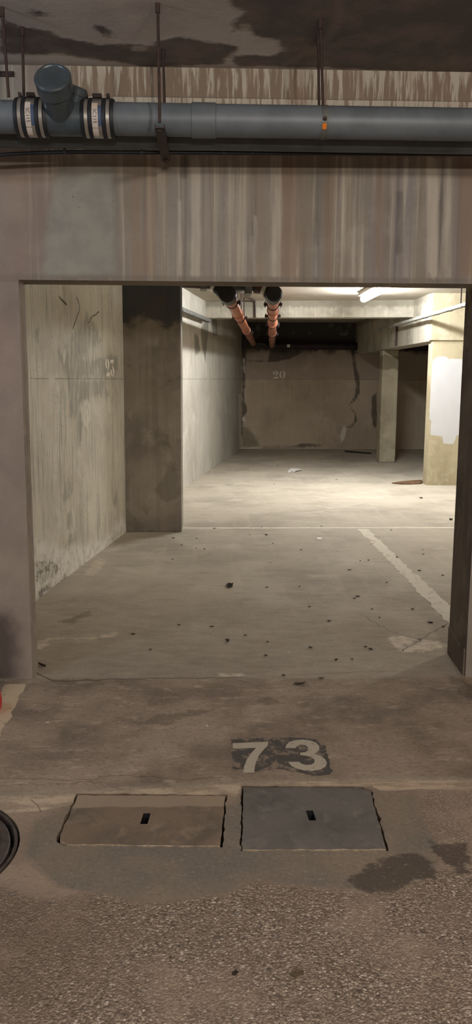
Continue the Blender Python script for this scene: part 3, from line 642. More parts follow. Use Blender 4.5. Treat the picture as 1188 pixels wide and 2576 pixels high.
cf = MB(); cf.panel((0, 0, 2.98), (0, 1, 0), (1, 0, 0), (-5.5, -7, 4.33, 7), [(2.9, -1.3, 4.2, 1.7, .025), (-5.5, -7, 4.33, 7, .5)], masks={k: [[(b, a) for a, b in p] for p in L] for k, L in (('peel', peel), ('pale', paleC))}, lines=dict(arc=[([(b, a) for a, b in p], w) for p, w in arc]))
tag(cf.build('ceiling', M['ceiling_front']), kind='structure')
g, col, nrm = concrete('inner_ceiling_concrete', (180, 172, 156), (162, 154, 138), (192, 184, 168), 0, 1.2, None, .2)
M['ceiling_rear'] = g.fin(col, .88, nrm)
cr = MB(); cr.quad((-1.8, SB, 2.78), (5.7, SB, 2.78), (5.7, BY, 2.78), (-1.8, BY, 2.78)); tag(cr.build('ceiling', M['ceiling_rear']), kind='structure')

# ------------------------------------------------------------------ BEAMS, PILLARS
g, col, nrm = concrete('beam_concrete', (180, 173, 157), (142, 135, 120), (196, 189, 173), .3, 2.2, None, .3)
zz_ = g.add(g.xyz()[2], g.mul(g.sub(g.noise(1.0, 5, .65, k=(9, 9, 3)), .5), .16))
col = g.mix(g.mul(g.ss(zz_, 2.655, 2.70), .6), col, lin((120, 114, 98)))
col = g.mix(g.mul(g.ss(g.noise(1.0, 5, .65, k=(26, 26, 1.6)), .54, .66), .45), col, lin((136, 130, 114)))
M['beam'] = g.fin(col, .88, nrm)
bdir = np.array([3.07+.183, 13.07-13.55, 0]); bl = np.linalg.norm(bdir); bdir /= bl; bn = np.array([-bdir[1], bdir[0], 0])
b1 = MB(); b1.box((-.6, 0, 2.515), (bl+.05, .30, 2.785), 0, (bdir, bn, (0, 0, 1)), (-.183, 13.55, 0))
tag(b1.build('trim_1', M['beam'], bevel=.01), 'concrete ceiling beam crossing the inner bay', 'beam', kind='structure')
b2 = MB(); b2.box((3.10, 12.12, 2.10), (3.42, 18.4, 2.785)); tag(b2.build('trim_2', M['beam'], bevel=.01), 'long concrete beam running back over the side opening', 'beam', kind='structure')
# pier with white paint, its unseen right end lengthened to block light
pierP = lambda L: [tuple(ony(x, y, 12.05)[[0, 2]]) for x, y in L]
z66 = lambda L: pierP([(900+x/4.125, 840+y/4.125) for x, y in L])
wp = [z66([(775, 290), (790, 262), (830, 238), (925, 230), (930, 262), (1000, 256), (1085, 262), (1140, 262), (1140, 1050), (1030, 1050), (1000, 1140), (885, 1138), (885, 1065), (755, 1045), (765, 885), (738, 882), (752, 700), (762, 500)])]
wp2 = [pierP([(1110, 845), (1128, 822), (1180, 820), (1180, 850)])]
g, col, nrm = concrete('tan_pier_paint', (176, 164, 135), (154, 142, 114), (190, 180, 154), .2, 1.8, None, .3)
col = g.mix(g.mul(g.mask('pale', .03, .06, 8), .5), col, lin((198, 188, 160)))
col = g.mix(g.mask('white', .006, .012, 14), col, g.mix(g.noise(5, 3), lin((184, 183, 182)), lin((196, 195, 194))))
M['pier'] = g.fin(col, .7, nrm)
pr = MB(); pr.panel((0, 12.05, 0), (1, 0, 0), (0, 0, 1), (3.155, 0, 5.59, 2.115), [(3.155, 0, 4.6, 2.115, .04), (3.155, 0, 5.59, 2.115, .2)], masks=dict(white=wp, pale=wp2))
pr.quad((3.155, 12.05, 0), (3.155, 12.28, 0), (3.155, 12.28, 2.115), (3.155, 12.05, 2.115)); pr.quad((3.155, 12.28, 0), (5.59, 12.28, 0), (5.59, 12.28, 2.115), (3.155, 12.28, 2.115)); pr.quad((5.59, 12.05, 0), (5.59, 12.28, 0), (5.59, 12.28, 2.115), (5.59, 12.05, 2.115))
tag(pr.build('pillar', M['pier']), 'wide tan pier with a white painted patch, seen beside the right jamb', 'pillar', kind='structure')
g, col, nrm = concrete('tan_beam_paint', (174, 163, 136), (146, 136, 112), (192, 182, 158), .2, 2.4, None, .2)
M['tan_beam'] = g.fin(col, .8, nrm)
b3 = MB(); b3.box((3.115, 12.015, 2.115), (5.6, 12.30, 2.785)); tag(b3.build('trim_3', M['tan_beam'], bevel=.008), 'tan concrete beam resting on the wide pier', 'beam', kind='structure')
g, col, nrm = concrete('far_pillar_concrete', (178, 168, 144), (152, 142, 120), (190, 182, 160), .3, 1.8, None, .4)
sp_ = g.mul(g.ss(g.add(g.math('ABSOLUTE', g.sub(g.xyz()[2], 1.87)), g.mul(g.sub(g.noise(7, 5), .5), .22)), .14, .11), 1.0)
col = g.mix(g.mul(sp_, .7), col, lin((108, 98, 78)))
M['pillar_far'] = g.fin(col, .85, nrm)
p2 = MB(); p2.box((3.125, 15.48, 0), (3.43, 15.78, 2.10)); tag(p2.build('pillar', M['pillar_far'], bevel=.014), 'slim beige concrete pillar in front of the far back wall', 'pillar', kind='structure')

# ------------------------------------------------------------------ LAMP
l0, l1 = np.array([2.125, 12.04, 2.70]), np.array([2.135, 10.44, 2.70])
lr = empty('fluorescent_lamp', (2.13, 11.24, 2.78)); tag(lr, 'glowing fluorescent tube lamp mounted on the inner ceiling', 'lamp'); LL = np.array([2.13, 11.24, 2.78])
m = MB(LL); m.box((2.045, 10.44, 2.728), (2.215, 12.04, 2.7805)); m.build('housing', M['lamp_body'], lr, bevel=.006)
m = MB(LL); dl = [(l0+(l1-l0)*t) for t in (-.022, -.018, -.008, .01, .99, 1.008, 1.018, 1.022)]
m.sweep([p-(0, 0, .012) for p in dl], [.012, .028, .040, .047, .047, .040, .028, .012], 24); m.build('diffuser', M['glow'], lr, 50)

# ------------------------------------------------------------------ FRONT PIPES
PY, PZ, PR = 3.63, 2.608, .064
X0, X1 = -3.5, 3.5
fp = MB((0, PY, PZ)); fp.sweep([(X0, PY, PZ+.012), (-.01, PY, PZ+.001)], PR, 36)
root = fp.build('drain_pipe', M['grey_pvc'], None, 40); tag(root, 'large grey plastic drain pipe under the front ceiling with black couplings', 'pipe', 'grey pipes along the front wall')
P0 = np.array((0, PY, PZ))
m = MB(P0); m.sweep([(-.01, PY, PZ+.001), (X1, PY, PZ-.004)], PR, 36); m.build('pipe_length', M['grey_pvc'], root, 40)
m = MB(P0); m.rev((-.10, PY, PZ+.001), (1, 0, 0), [(0, PR), (.002, PR+.0045), (.10, PR+.0045), (.102, PR)], 36); m.build('socket', M['grey_pvc'], root, 40)
def coupling(x0, x1, flip):
    w = x1-x0; c = np.array([(x0+x1)/2, PY, PZ+.002])
    cb = MB(P0); cb.rev((x0, PY, PZ+.002), (1, 0, 0), [(0, .066), (.0, .074), (.012, .077), (.016, .073), (.03, .073), (.034, .078), (.046, .078), (.05, .073), (w-.05, .073), (w-.046, .078), (w-.034, .078), (w-.03, .073), (w-.016, .073), (w-.012, .077), (w, .074), (w, .066)], 40)
    o = cb.build('coupling', M['rubber'], root, 40)
    for xa, xb in ((x0+.016, x0+.030), (x0+.048, x1-.048), (x1-.030, x1-.016)):
        b = MB(P0); b.rev((xa, PY, PZ+.002), (1, 0, 0), [(0, .072), (0, .0752), (xb-xa, .0752), (xb-xa, .072)], 40); b.build('clamp_band', M['steel'], o, 40)
        s = MB(P0); ang = math.radians(68); s.box((xa, -.012, .073), (xb, .012, .088), 0, ((1, 0, 0), (0, math.sin(ang), -math.cos(ang)), (0, math.cos(ang)*-1, math.sin(ang))), (0, PY, PZ+.002))
        s.build('clamp_screw', M['dark_metal'], o, bevel=.002)
    # curved stickers facing the camera
    def sticker(xa, xb, t0, t1, mt, nm='label', r=.0758):
        b = MB(P0); n = 8; rows = []
        for i in range(n+1):
            t = math.radians(t0+(t1-t0)*i/n); rows.append(b.verts([(xa, PY-r*math.cos(t), PZ+.002+r*math.sin(t)), (xb, PY-r*math.cos(t), PZ+.002+r*math.sin(t))]))
        for i in range(n): b.face((rows[i], rows[i]+1, rows[i+1]+1, rows[i+1]))
        return b.build(nm, M[mt], o)
    xm = x0+.048; wd = x1-x0-.096
    st = sticker(xm, xm+wd*.62, -42, 34, 'sticker'); sticker(xm+wd*.66, xm+wd, -38, 24, 'sticker_blue', 'label')
    sticker(xm, xm+wd*.62, -75, -44, 'sticker')
    # lettering SC115 reading along the circumference
    cu = bpy.data.curves.new('t', 'FONT'); cu.body = 'SC115'; cu.size = .021; cu.align_x = 'CENTER'; cu.align_y = 'CENTER'
    to = bpy.data.objects.new('t', cu); COL.objects.link(to); bpy.context.view_layer.update()
    me = to.to_mesh(); vs = [tuple(v.co) for v in me.vertices]; fs = [tuple(p.vertices) for p in me.polygons]; to.to_mesh_clear(); bpy.data.objects.remove(to)
    b = MB(P0); R_ = .0764
    pts = []
    for (tx, ty, _) in vs:
        a = math.radians(-8)-tx/R_*(1 if not flip else 1)   # text runs down the curve
        pts.append((xm+wd*.31+ty, PY-R_*math.cos(a), PZ+.002+R_*math.sin(a)))
    i = b.verts(pts)
    for f in fs: b.face([i+k for k in f])
    b.build('label_text', M['ink'], o)
xa = lambda px: ony(px, 300, PY-.05)[0]
coupling(xa(36), xa(118), False); coupling(xa(203), xa(286), True)
# T branch with end cap tilted towards the viewer
bx_ = float(ony(157, 300, PY)[0]); cdir = np.array([-.02, -.87, .50]); cdir /= np.linalg.norm(cdir); bp = np.array([bx_, PY, PZ+.002])
br = MB(P0); br.rev((xa(112), PY, PZ+.002), (1, 0, 0), [(0, .065), (0, .069), (xa(206)-xa(112), .069), (xa(206)-xa(112), .065)], 40)
bro = br.build('tee_fitting', M['blue_pvc'], root, 40)
br = MB(P0); br.rev(bp, cdir, [(0, .060), (.10, .062), (.135, .064), (.14, .071), (.185, .072)], 36); br.build('branch', M['blue_pvc'], bro, 40)
br = MB(P0); br.rev(bp+cdir*.185, cdir, [(0, .071), (.004, .073), (.014, .073), (.020, .068), (.021, .060), (.017, .056), (.017, 0)], 36); br.build('end_cap', M['blue_pvc'], bro, 30)
br = MB(P0); br.rev(bp+np.array([.06, -.02, .055]), (.35, -.3, .9), [(0, .03), (.03, .03), (.032, .034), (.055, .034), (.06, .028)], 24); br.build('vent_stub', M['blue_pvc'], bro, 40)
# rear pipe
RY, RZ, RR = 3.795, 2.592, .057
rp = MB((0, RY, RZ)); rp.sweep([(X0, RY, RZ+.008), (0, RY, RZ), (X1, RY, RZ-.004)], RR, 32)
tag(rp.build('drain_pipe', M['grey_pvc_rear'], None, 40), 'dusty grey pipe running behind and below the large front pipe', 'pipe', 'grey pipes along the front wall')
# cable clipped under the rear pipe
cy, cz = 3.84, 2.523
cpts = []
for px in np.linspace(-900, 2400, 60):
    s_ = 386 + (0 if px > 200 else min(1, ((200-px)/230)**2)*9*(1 if px > -100 else 1)); s_ += (px-600)*.006 if px > 200 else -2.4
    q = ony(px, s_-1, cy); cpts.append(q)
cb = MB(tuple(cpts[30])); cb.sweep(cpts, .0085, 12)
co = cb.build('cable', M['cable'], None, 50); tag(co, 'thick black cable tied beneath the grey pipes', 'cable')
for px in (163, 357, 563, 636, 1040, 1113):
    q = ony(px, 383, cy-.012); t = MB(tuple(cpts[30])); t.box((q[0]-.005, q[1]-.006, q[2]-.006), (q[0]+.005, q[1]+.004, q[2]+.045)); t.build('cable_tie', M['cable'], co)
# hangers
def hanger(rods, label, ch=None, clampx=None):
    c = np.array(rods[0][0]); r = empty('pipe_hanger', (c[0], c[1], 2.98)); tag(r, label, 'pipe hanger', 'pipe hangers on the front ceiling'); L = np.array((c[0], c[1], 2.98))
    for a, b in rods:
        m = MB(L); m.sweep([a, b], .0058, 10); ro = m.build('rod', M['rust_rod'], r, 50)
        m = MB(L); m.rev(np.array(a)-(0, 0, .035), (0, 0, 1), [(0, .009), (.035, .009)], 8); m.build('anchor', M['rust_rod'], ro)
    return r, L
q = lambda px, py, Y: tuple(ony(px, py, Y))
ra, La = hanger([(tuple(onz(397, 8, 2.98)), q(402, 308, 3.449)), (tuple(onz(411, 125, 2.98)), q(417, 380, 3.905))], 'rusty hanger with two rods and a cross channel under the grey pipes')
f_, b_ = np.array(q(402, 309, 3.449)), np.array(q(417, 392, 3.905)); f_[2] = b_[2] = 2.524
d_ = (b_-f_)/np.linalg.norm(b_-f_); s_ = np.array([d_[1], -d_[0], 0])
m = MB(La); Lc = np.linalg.norm(b_-f_)
for lo, hi in (((-.02, -.02, -.004), (Lc+.02, .02, 0)), ((-.02, -.02, 0), (Lc+.02, -.0165, .012)), ((-.02, .0165, 0), (Lc+.02, .02, .012))): m.box(lo, hi, 0, (d_, s_, (0, 0, 1)), f_)
m.build('cross_channel', M['dark_metal'], ra)
for p_ in (f_, b_):
    m = MB(La); m.rev(p_-(0, 0, .014), (0, 0, 1), [(0, .010), (.010, .010)], 6); m.build('nut', M['rust_rod'], ra)
rb_, Lb = hanger([(tuple(onz(807, 50, 2.98)), q(813, 268, 3.60)), (tuple(onz(801, 92, 2.98)), q(803, 268, 3.74))], 'dark hanger rods with a bolted pipe clamp right of the joint')
cx = float(ony(815, 300, PY)[0])
m = MB(Lb); m.rev((cx-.014, PY, PZ), (1, 0, 0), [(0, .062), (0, .0665), (.026, .0665), (.026, .062)], 36); cl_ = m.build('pipe_clamp', M['galv_dark'], rb_, 40)
p_ = ony(818, 298, PY-.067); m = MB(Lb); m.rev((p_[0], p_[1]-.008, p_[2]), (0, 1, 0), [(0, .008), (.010, .009)], 8); m.build('clamp_bolt', M['rust_rod'], cl_)
p_ = np.array([cx-.004, PY-.0675*math.cos(math.radians(28)), PZ-.0675*math.sin(math.radians(28))]); m = MB(Lb); m.box((-.0085, -.011, -.001), (.0085, .011, .0015), 0, ((1, 0, 0), (0, math.sin(math.radians(28)), -math.cos(math.radians(28))), (0, -math.cos(math.radians(28)), -math.sin(math.radians(28)))), p_)
m.build('orange_sticker', M['orange'], cl_)
rc_, Lc_ = hanger([(tuple(onz(5, 18, 2.98)), q(22, 244, 3.52)), (tuple(onz(56, 68, 2.98)), q(60, 248, 3.69))], 'pair of thin rods at the left edge holding the pipe')
p_ = ony(20, 187, FY); m = MB((p_[0], FY, p_[2])); m.box((p_[0]-.05, FY-.012, p_[2]-.012), (p_[0]+.03, FY, p_[2]+.010))
m.rev((p_[0]-.04, FY-.02, p_[2]), (0, 1, 0), [(0, .007), (.01, .007)], 8); m.rev((p_[0]+.02, FY-.02, p_[2]), (0, 1, 0), [(0, .007), (.01, .007)], 8)
tag(m.build('wall_bracket', M['dark_metal']), 'small dark metal bar fixed to the wall at the upper left', 'bracket')

# ------------------------------------------------------------------ INNER PIPES
TY, TR = 8.7, .0625
e1 = np.array([.124, TY, 2.406]); e2 = np.array([.600, TY, 2.411])
r1 = MB((-0.095, TY, 2.496)); r1.sweep([(-0.757, TY+.02, 2.548), (-0.047, TY+.02, 2.519), (0.057, TY, 2.477)], TR*.95, 28)
tr = r1.build('cross_pipe', M['maroon_pvc'], None, 45); tag(tr, 'dark red pipe crossing behind the lintel on the left, with a black elbow', 'pipe', 'dark red pipes behind the lintel'); LT = np.array((-0.095, TY, 2.496))
m = MB(LT); m.rev((-0.028, TY+.012, 2.513), (.9, -.1, -.36), [(0, .068), (0, .077), (.045, .077), (.045, .068)], 28); m.build('clamp_band', M['steel'], tr, 40)
m = MB(LT); m.sweep([(0.014, TY+.005, 2.496), (0.057, TY, 2.467), (0.095, TY-.01, 2.434), e1+(.0, .0, .0), e1+(.012, .16, -.003), e1+(.02, .26, -.005)], [.076, .08, .086, .09, .09, .086], 28); el = m.build('elbow', M['black_iron'], tr, 45)
m = MB(LT); m.rev(e1-(.0, .09, -.0), (0, 1, 0), [(0, .0), (.0, .07), (.012, .088), (.05, .09)], 32); m.build('access_cap', M['black_iron'], tr, 40)
m = MB(LT); m.sweep([e1+(.02, 0, .05), (0.284, TY+.05, 2.491), (0.397, TY+.05, 2.491)], .045, 20); m.build('grey_link', M['blue_pvc'], tr, 45)
r2 = MB((0.473, TY, 2.496)); r2.sweep([(0.397, TY, 2.481), (0.473, TY, 2.477), (0.539, TY, 2.463)], TR, 28)
tr2 = r2.build('cross_pipe', M['maroon_pvc'], None, 45); tag(tr2, 'short dark red pipe behind the lintel leading to the right black elbow', 'pipe', 'dark red pipes behind the lintel'); LT2 = np.array((0.473, TY, 2.496))
m = MB(LT2); m.sweep([(0.515, TY, 2.467), (0.548, TY, 2.448), e2+(-.01, 0, .005), e2+(.008, .14, -.002), e2+(.014, .24, -.005)], [.075, .08, .086, .086, .082], 28); m.build('elbow', M['black_iron'], tr2, 45)
m = MB(LT2); m.rev((0.484, TY, 2.469), (.9, -.1, -.36), [(0, .068), (0, .078), (.04, .078), (.04, .068)], 28); m.build('clamp_band', M['steel'], tr2, 40)
m = MB(LT2); m.rev(e2-(-.004, .09, 0), (0, 1, 0), [(0, .0), (.0, .07), (.012, .084), (.05, .087)], 32); m.build('access_cap', M['black_iron'], tr2, 40)
for px, lab, zt in ((512, 'grey strap hanging beside the left end of the dark red pipe', 2.448), (626, 'grey strap between the two black elbows', 2.406)):
    x_ = float(ony(px, 722, TY-.12)[0]); m = MB((x_, TY-.1, 2.78)); m.box((x_-.034, TY-.115, zt+.01), (x_+.034, TY-.10, 2.78)); m.box((x_-.034, TY-.115, zt), (x_+.034, TY+.14, zt+.012)); m.box((x_-.034, TY+.125, zt+.01), (x_+.034, TY+.14, 2.78))
    tag(m.build('pipe_strap', M['galv_dark'], bevel=.003), lab, 'pipe strap', 'pipe straps behind the lintel')
def orange(a, b, label, rings, clamps):
    a, b = np.array(a), np.array(b); d = (b-a)/np.linalg.norm(b-a); L = np.linalg.norm(b-a)
    m = MB(a); m.sweep([a, b], TR, 32); o = m.build('drain_pipe', M['orange_pvc'], None, 45); tag(o, label, 'pipe', 'terracotta drain pipes')
    m = MB(a); m.rev(a-d*.02, d, [(0, .066), (0, .082), (.10, .082), (.115, .076), (.32, .076), (.335, .066)], 32); so = m.build('socket', M['orange_pvc'], o, 40)
    for t in rings:
        m = MB(a); m.rev(a+d*t, d, [(0, .064), (.004, .074), (.10, .074), (.115, .066)], 32); m.build('collar', M['orange_pvc'], o, 40)
    sd = np.cross(d, (0, 0, 1)); sd /= np.linalg.norm(sd); up = np.cross(sd, d)
    for t in clamps:
        m = MB(a); c = a+d*t; m.rev(c, d, [(0, .064), (0, .0705), (.035, .0705), (.035, .064)], 32)
        for sg in (-1, 1):
            m.box((-.016, .068 if sg > 0 else -.105, -.016), (.016+.035, .105 if sg > 0 else -.068, .016), 0, (d, sd, up), c)
        ck = m.build('pipe_clamp', M['dark_metal'], o, 40)
        for sg in (-1, 1):
            m = MB(a); m.sweep([c+d*.018+sd*sg*.09-up*.035, c+d*.018+sd*sg*.09+up*.035], .006, 8); m.build('bolt', M['dark_metal'], ck)
            if t > 4.5 or sg > 0: pass
    return o
oa = orange(e1+(.018, .22, -.004), (.813, 17.9, 2.305), 'left terracotta drain pipe slanting back to the corner', (1.9, 5.0), (.55, 2.6, 5.6))
ob = orange(e2+(.012, .20, -.004), (1.223, 17.95, 2.262), 'right terracotta drain pipe running straight back under the beam', (1.4, 3.2, 5.2), (.75, 2.2, 3.6, 5.6))
# threaded rods holding the terracotta pipes
def pz(o, t): return o
for (px, py, Y, lab) in ((597, 795, 11.6, 'tallest of three thin rods beside the left terracotta pipe'), (607, 790, 12.2, 'middle thin rod hanging right of the left terracotta pipe'), (614, 793, 12.9, 'rightmost of the three thin rods beside the left terracotta pipe')):
    a = ony(px, py, Y); m = MB((a[0], a[1], 2.78)); m.sweep([(a[0], a[1], a[2]), (a[0], a[1], 2.78)], .009, 8); m.rev((a[0], a[1], a[2]-.01), (0, 0, 1), [(0, .016), (.02, .016)], 6)
    tag(m.build('hanging_rod', M['rust_rod'], None, 40), lab, 'rod', 'thin rods beside the terracotta pipes')
# rust coloured conduit over ceiling and beam
pl0, pl1 = onz(600, 733, 2.765), onz(636, 762, 2.765)
fb = np.array([-.183, 13.55, 0])-bn*.014
q1 = on(641, 763, fb, bn); q2 = on(642, 800, fb, bn)
m = MB(tuple(q1)); m.sweep([pl0, (pl0+q1)/2*np.array([1, 1, 0])+np.array([0, 0, 2.768]), np.array([q1[0], q1[1]-.02, 2.768]), np.array([q1[0], q1[1], 2.74]), q2], .014, 12)
tag(m.build('conduit', M['rust_rod'], None, 45), 'brown conduit bending from the inner ceiling down the beam face', 'conduit')
# pipe along the back wall
wy, wz = 18.16, 2.262
m = MB((2, wy, wz)); m.sweep([(1.10, wy, wz), (5.5, wy, wz)], .078, 28); wpz = m.build('drain_pipe', M['maroon_pvc'], None, 45); wpz.data.materials[0] = M['wall_pipe']; tag(wpz, 'dark pipe running along the top of the back wall', 'pipe', 'dark pipe on the back wall')
Lw = np.array((2, wy, wz))
m = MB(Lw); m.sweep([(1.20, wy, wz+.02), (.95, wy, wz+.05), (.83, wy-.02, wz+.05), (.805, wy-.16, wz+.045), (.80, wy-.3, wz+.05)], .066, 24); m.build('elbow', M['black_iron'], wpz, 45)
m = MB(Lw); m.sweep([(1.235, wy+.05, wz), (1.226, wy-.12, wz), (1.222, wy-.26, wz)], .076, 24); m.build('tee_fitting', M['black_iron'], wpz, 45)
x_ = float(ony(725, 876, wy)[0]); m = MB(Lw); m.rev((x_-.03, wy, wz), (1, 0, 0), [(0, .08), (0, .085), (.06, .085), (.06, .08)], 28); m.build('clamp_band', M['black_iron'], wpz, 40)
m = MB(Lw); m.box((x_-.032, wy-.094, wz-.035), (x_+.032, wy-.085, wz+.03)); m.build('white_sticker', M['litter_white'], wpz)
for X_ in (2.2, 3.0, 4.2):
    m = MB(Lw); m.rev((X_, wy, wz), (1, 0, 0), [(0, .078), (0, .084), (.03, .084), (.03, .078)], 24); m.box((X_, wy, wz-.1), (X_+.03, BY-.002, wz-.08)); m.build('pipe_clamp', M['dark_metal'], wpz, 40)

# ------------------------------------------------------------------ CABLE TRAYS
def tray(a, b, w, h, label, mt, holes_, rods):
    a, b = np.array(a), np.array(b); d = (b-a)/np.linalg.norm(b-a); L = np.linalg.norm(b-a); s = np.cross(d, (0, 0, 1)); s /= np.linalg.norm(s); u = np.cross(s, d)
    m = MB(a); m.box((0, -w/2, 0), (L, w/2, .004), 0, (d, s, u), a); m.box((0, -w/2, .004), (L, -w/2+.003, h), 0, (d, s, u), a); m.box((0, w/2-.003, .004), (L, w/2, h), 0, (d, s, u), a)
    o = m.build('cable_tray', M[mt]); tag(o, label, 'cable tray', 'cable trays under the inner ceiling')
    for t in np.arange(.2, L, holes_):
        m = MB(a); m.box((t-.03, -w/2-.006, -.004), (t+.03, w/2+.006, .012), 0, (d, s, u), a); m.build('bracket', M['galv_dark'], o)
    for t in rods:
        c = a+d*t; m = MB(a); m.sweep([c, (c[0], c[1], 2.78)], .008, 8); m.build('hanging_rod', M['rust_rod'], o)
    m = MB(a); m.sweep([a+u*.016, b+u*.016], .010, 8); m.build('cable', M['cable'], o)
    return o
tray((2.95, 6.0, 2.405), (2.95, 14.9, 2.415), .07, .036, 'pale metal cable tray hung along the right side of the inner ceiling', 'galv', .62, (1.5, 4.05))
nb_ = nB*.11
ta = oB+uB*.6+nb_+np.array([0, 0, 2.385]); tb = oB+uB*4.95+nb_+np.array([0, 0, 2.415])
tl_ = tray(ta, tb, .10, .05, 'dull grey cable tray along the lit left wall', 'galv_dark', .9, ())
dcon = onx(1000, 795, 3.085); dend = onx(1000, 868, 3.085)
m = MB(tuple(dcon)); m.sweep([(3.085, dcon[1], 2.46), (3.085, dcon[1], 2.12)], .02, 12); m.rev((3.085, dcon[1], 2.19), (0, 0, 1), [(0, .028), (.03, .028)], 12)
tag(m.build('conduit', M['rust_rod'], None, 45), 'dark conduit dropping from the right cable tray down the long beam', 'conduit')

# ------------------------------------------------------------------ LITTER ON THE FLOOR
def scrap(name, px, outline, mt, label, cat, group=None, lift=.004, th=.0012):
    c = onz(*px); m = MB((c[0], c[1], 0)); n = len(outline)
    top = []; bot = []
    for i, (dx, dy) in enumerate(outline):
        z_ = .0006+abs(math.sin(i*2.3+dx*90))*lift; top.append((c[0]+dx, c[1]+dy, z_+th)); bot.append((c[0]+dx, c[1]+dy, z_))
    ct = m.verts([(c[0], c[1], .001+th)]); cb_ = m.verts([(c[0], c[1], .0006)]); t = m.verts(top); b = m.verts(bot)
    for i in range(n):
        j = (i+1) % n; m.face((ct, t+i, t+j)); m.face((cb_, b+j, b+i)); m.face((t+i, b+i, b+j, t+j))
    o = m.build(name, M[mt]); tag(o, label, cat, group); return o
def poly_px(px, L): c = onz(*px)[:2]; return [tuple(np.array(onz(x, y)[:2])-c) for x, y in L]
def ell(w, d, n=9, j=.25, rot=None):
    rot = random.uniform(0, 3.14) if rot is None else rot; out = []
    for k in range(n):
        t = 2*math.pi*k/n; r = 1+random.uniform(-j, j); x, y = w*r*math.cos(t), d*r*math.sin(t); out.append((x*math.cos(rot)-y*math.sin(rot), x*math.sin(rot)+y*math.cos(rot)))
    return out
scrap('paper_sheet', (742, 1184), poly_px((742, 1184), [(724, 1186), (733, 1181), (750, 1179), (760, 1184), (748, 1187), (738, 1189), (734, 1186), (726, 1190)]), 'paper', 'crumpled white paper lying on the floor of the far bay', 'paper', lift=.02)
scrap('paper_scrap', (804, 1355), poly_px((804, 1355), [(796, 1353), (808, 1352), (812, 1357), (800, 1358)]), 'litter_white', 'small square white scrap just in front of the thin cross line', 'paper', lift=.002)
scrap('board', (1030, 1215), poly_px((1030, 1215), [(986, 1216.5), (1010, 1212.5), (1040, 1210.5), (1061, 1210), (1066, 1214), (1058, 1218), (1035, 1219), (1010, 1219)]), 'cardboard', 'flat pointed brown board lying at the foot of the wide tan pier', 'board', lift=.006, th=.012)
a, b = onz(868, 1137), onz(932, 1142); m = MB(((a+b)/2)*np.array([1, 1, 0])); m.prism([(a[0], a[1]+.05, .001), (a[0], a[1]-.02, .001), (b[0], b[1]-.06, .001), (b[0]+.02, b[1], .001), (b[0]-.1, b[1]+.08, .001)], (0, 0, .03)); tag(m.build('plank', M['wood_dark']), 'thin dark plank on the floor below the far back wall', 'plank')
c_ = onz(578, 1475); scrap('dead_leaf', (578, 1475), poly_px((578, 1475), [(569, 1475), (574, 1472), (577, 1473), (579, 1470), (582, 1473), (587, 1471), (585, 1477), (580, 1481), (576, 1479), (571, 1478)]), 'leaf', 'largest crumpled dark leaf, mid floor, left of centre', 'leaf', lift=.018)
scrap('dead_leaf', (574, 1615), poly_px((574, 1615), [(566, 1613), (572, 1612), (578, 1612), (577, 1616), (573, 1618), (569, 1616)]), 'leaf', 'small curled dark leaf on the brown floor just inside the opening', 'leaf', lift=.012)
scrap('dead_leaf', (104, 1675), poly_px((104, 1675), [(97, 1670), (104, 1673), (116, 1677), (114, 1679), (108, 1679), (97, 1673)]), 'leaf', 'dark splinter like leaf touching the foot of the left jamb', 'leaf', lift=.01)
scrap('dead_leaf', (592, 2450), ell(.012, .008), 'leaf', 'dark fragment lying on the gravel in the foreground', 'leaf', lift=.004)
scrap('dead_leaf', (750, 2450), ell(.02, .012), 'leaf_pale', 'tan leaf pressed into the foreground gravel', 'leaf', lift=.004)
scrap('dead_leaf', (756, 1720), ell(.034, .022), 'leaf_pale', 'pale olive leaf lying behind the painted 73', 'leaf', lift=.012)
scrap('dead_leaf', (1060, 1254), ell(.03, .018), 'leaf', 'dark leaf on the bright floor in front of the tan pier', 'leaf', lift=.02)
scrap('dead_leaf', (1135, 1308), ell(.03, .018), 'leaf', 'dark leaf at the right jamb edge behind the cross line', 'leaf', lift=.02)
LEAVES = [(437, 1354), (495, 1355), (494, 1379), (515, 1382), (435, 1408), (628, 1346), (671, 1346), (687, 1368), (681, 1416), (672, 1478), (754, 1476), (758, 1384), (880, 1434), (928, 1410), (907, 1412), (900, 1501), (892, 1506), (779, 1527), (828, 1563), (618, 1599), (674, 1616), (782, 1630), (669, 1650), (714, 1700), (810, 1707), (846, 1661), (451, 1573), (533, 1577), (660, 1327), (809, 1324), (985, 1334), (1064, 1384), (1066, 1395), (1056, 1436), (999, 1402), (974, 1466), (1039, 1533), (937, 1533), (955, 1555), (1083, 1567), (1115, 1448), (920, 1628), (934, 1634), (848, 1660), (886, 1659), (540, 1330), (457, 1371), (1117, 1577), (847, 1207), (700, 1172), (690, 1218), (336, 1596), (379, 1635)]
for i, p in enumerate(LEAVES):
    w = random.uniform(.006, .013) if i % 3 else random.uniform(.014, .021)
    scrap('leaf_scrap', p, ell(w, w*random.uniform(.35, .6), 7, .3, random.gauss(0, .35)), 'leaf' if i % 4 else 'leaf_pale', 'tiny dark leaf crumb on the inner garage floor, no bigger than a fingertip', 'leaf scrap', 'leaf crumbs scattered on the inner floor', lift=.006)
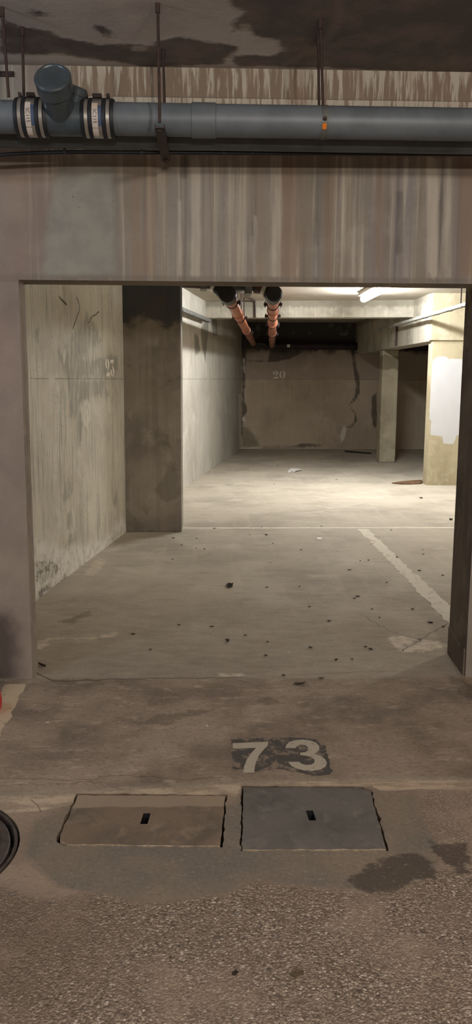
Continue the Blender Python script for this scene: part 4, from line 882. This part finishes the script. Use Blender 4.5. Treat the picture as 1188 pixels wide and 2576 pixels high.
for p, lab in (((120, 1818), 'white speck on the brown floor near the left edge'), ((521, 1827), 'tiny white chip on the brown floor left of the 73'), ((727, 1641), 'tiny white chip on the floor just inside the opening')):
    scrap('paper_chip', p, ell(.007, .004, 6), 'litter_white', lab, 'chip', lift=.001)
# red rounded object cut by the left edge
c = onz(-28.5, 1792); rr = .062
m = MB((c[0], c[1], 0)); m.rev((c[0], c[1], 0), (0, 0, 1), [(0, .04), (.004, .052), (.03, .061), (.06, .063), (.10, .057), (.125, .04), (.132, .02), (.135, .018), (.150, .018), (.152, .0)], 32)
ro = m.build('plastic_bottle', M['red'], None, 50); tag(ro, 'red rounded container standing at the left edge beside the yellowed line', 'bottle')

# ------------------------------------------------------------------ LIGHT
def area(name, loc, rot, sx, sy, e, c):
    l = bpy.data.lights.new(name, 'AREA'); l.shape = 'RECTANGLE'; l.size = sx; l.size_y = sy; l.energy = e; l.color = c
    o = bpy.data.objects.new(name, l); COL.objects.link(o); o.location = loc; o.rotation_euler = rot; return o
# warm lane lamps behind the viewer, plus added unseen cool and side-bay fill lights
def bulb(name, loc, rad, e, c):
    l = bpy.data.lights.new(name, 'POINT'); l.shadow_soft_size = rad; l.energy = e; l.color = c
    o = bpy.data.objects.new(name, l); COL.objects.link(o); o.location = loc; return o
bulb('lane_ceiling_lamp', (1.1, -.2, 2.80), .12, 160, (1, .93, .86))
bulb('ramp_daylight_fill', (-2.2, 2.2, 2.72), .12, 34, (.60, .78, 1))  # added unseen cool light, standing in for daylight from the ramp
area('lane_wall_lamp', (.6, -5.4, 2.1), (math.radians(90), 0, 0), 1.5, .2, 150, (1, .92, .84))
bulb('side_bay_fill', (5.2, 8.0, 2.62), .12, 220, (1, 1, 1))  # unseen fill light added to brighten the inner left wall
w = bpy.data.worlds.new('world'); SC.world = w; w.use_nodes = True; w.node_tree.nodes['Background'].inputs[0].default_value = (0, 0, 0, 1)
SC.view_settings.view_transform = 'Standard'; SC.view_settings.look = 'None'; SC.view_settings.gamma = 1.0; SC.view_settings.use_curve_mapping = False
SC.view_settings.exposure = 0.0
SC.cycles.max_bounces = 10; SC.cycles.diffuse_bounces = 6
SC.cycles.use_denoising = True
SC.cycles.sample_clamp_indirect = 6.0
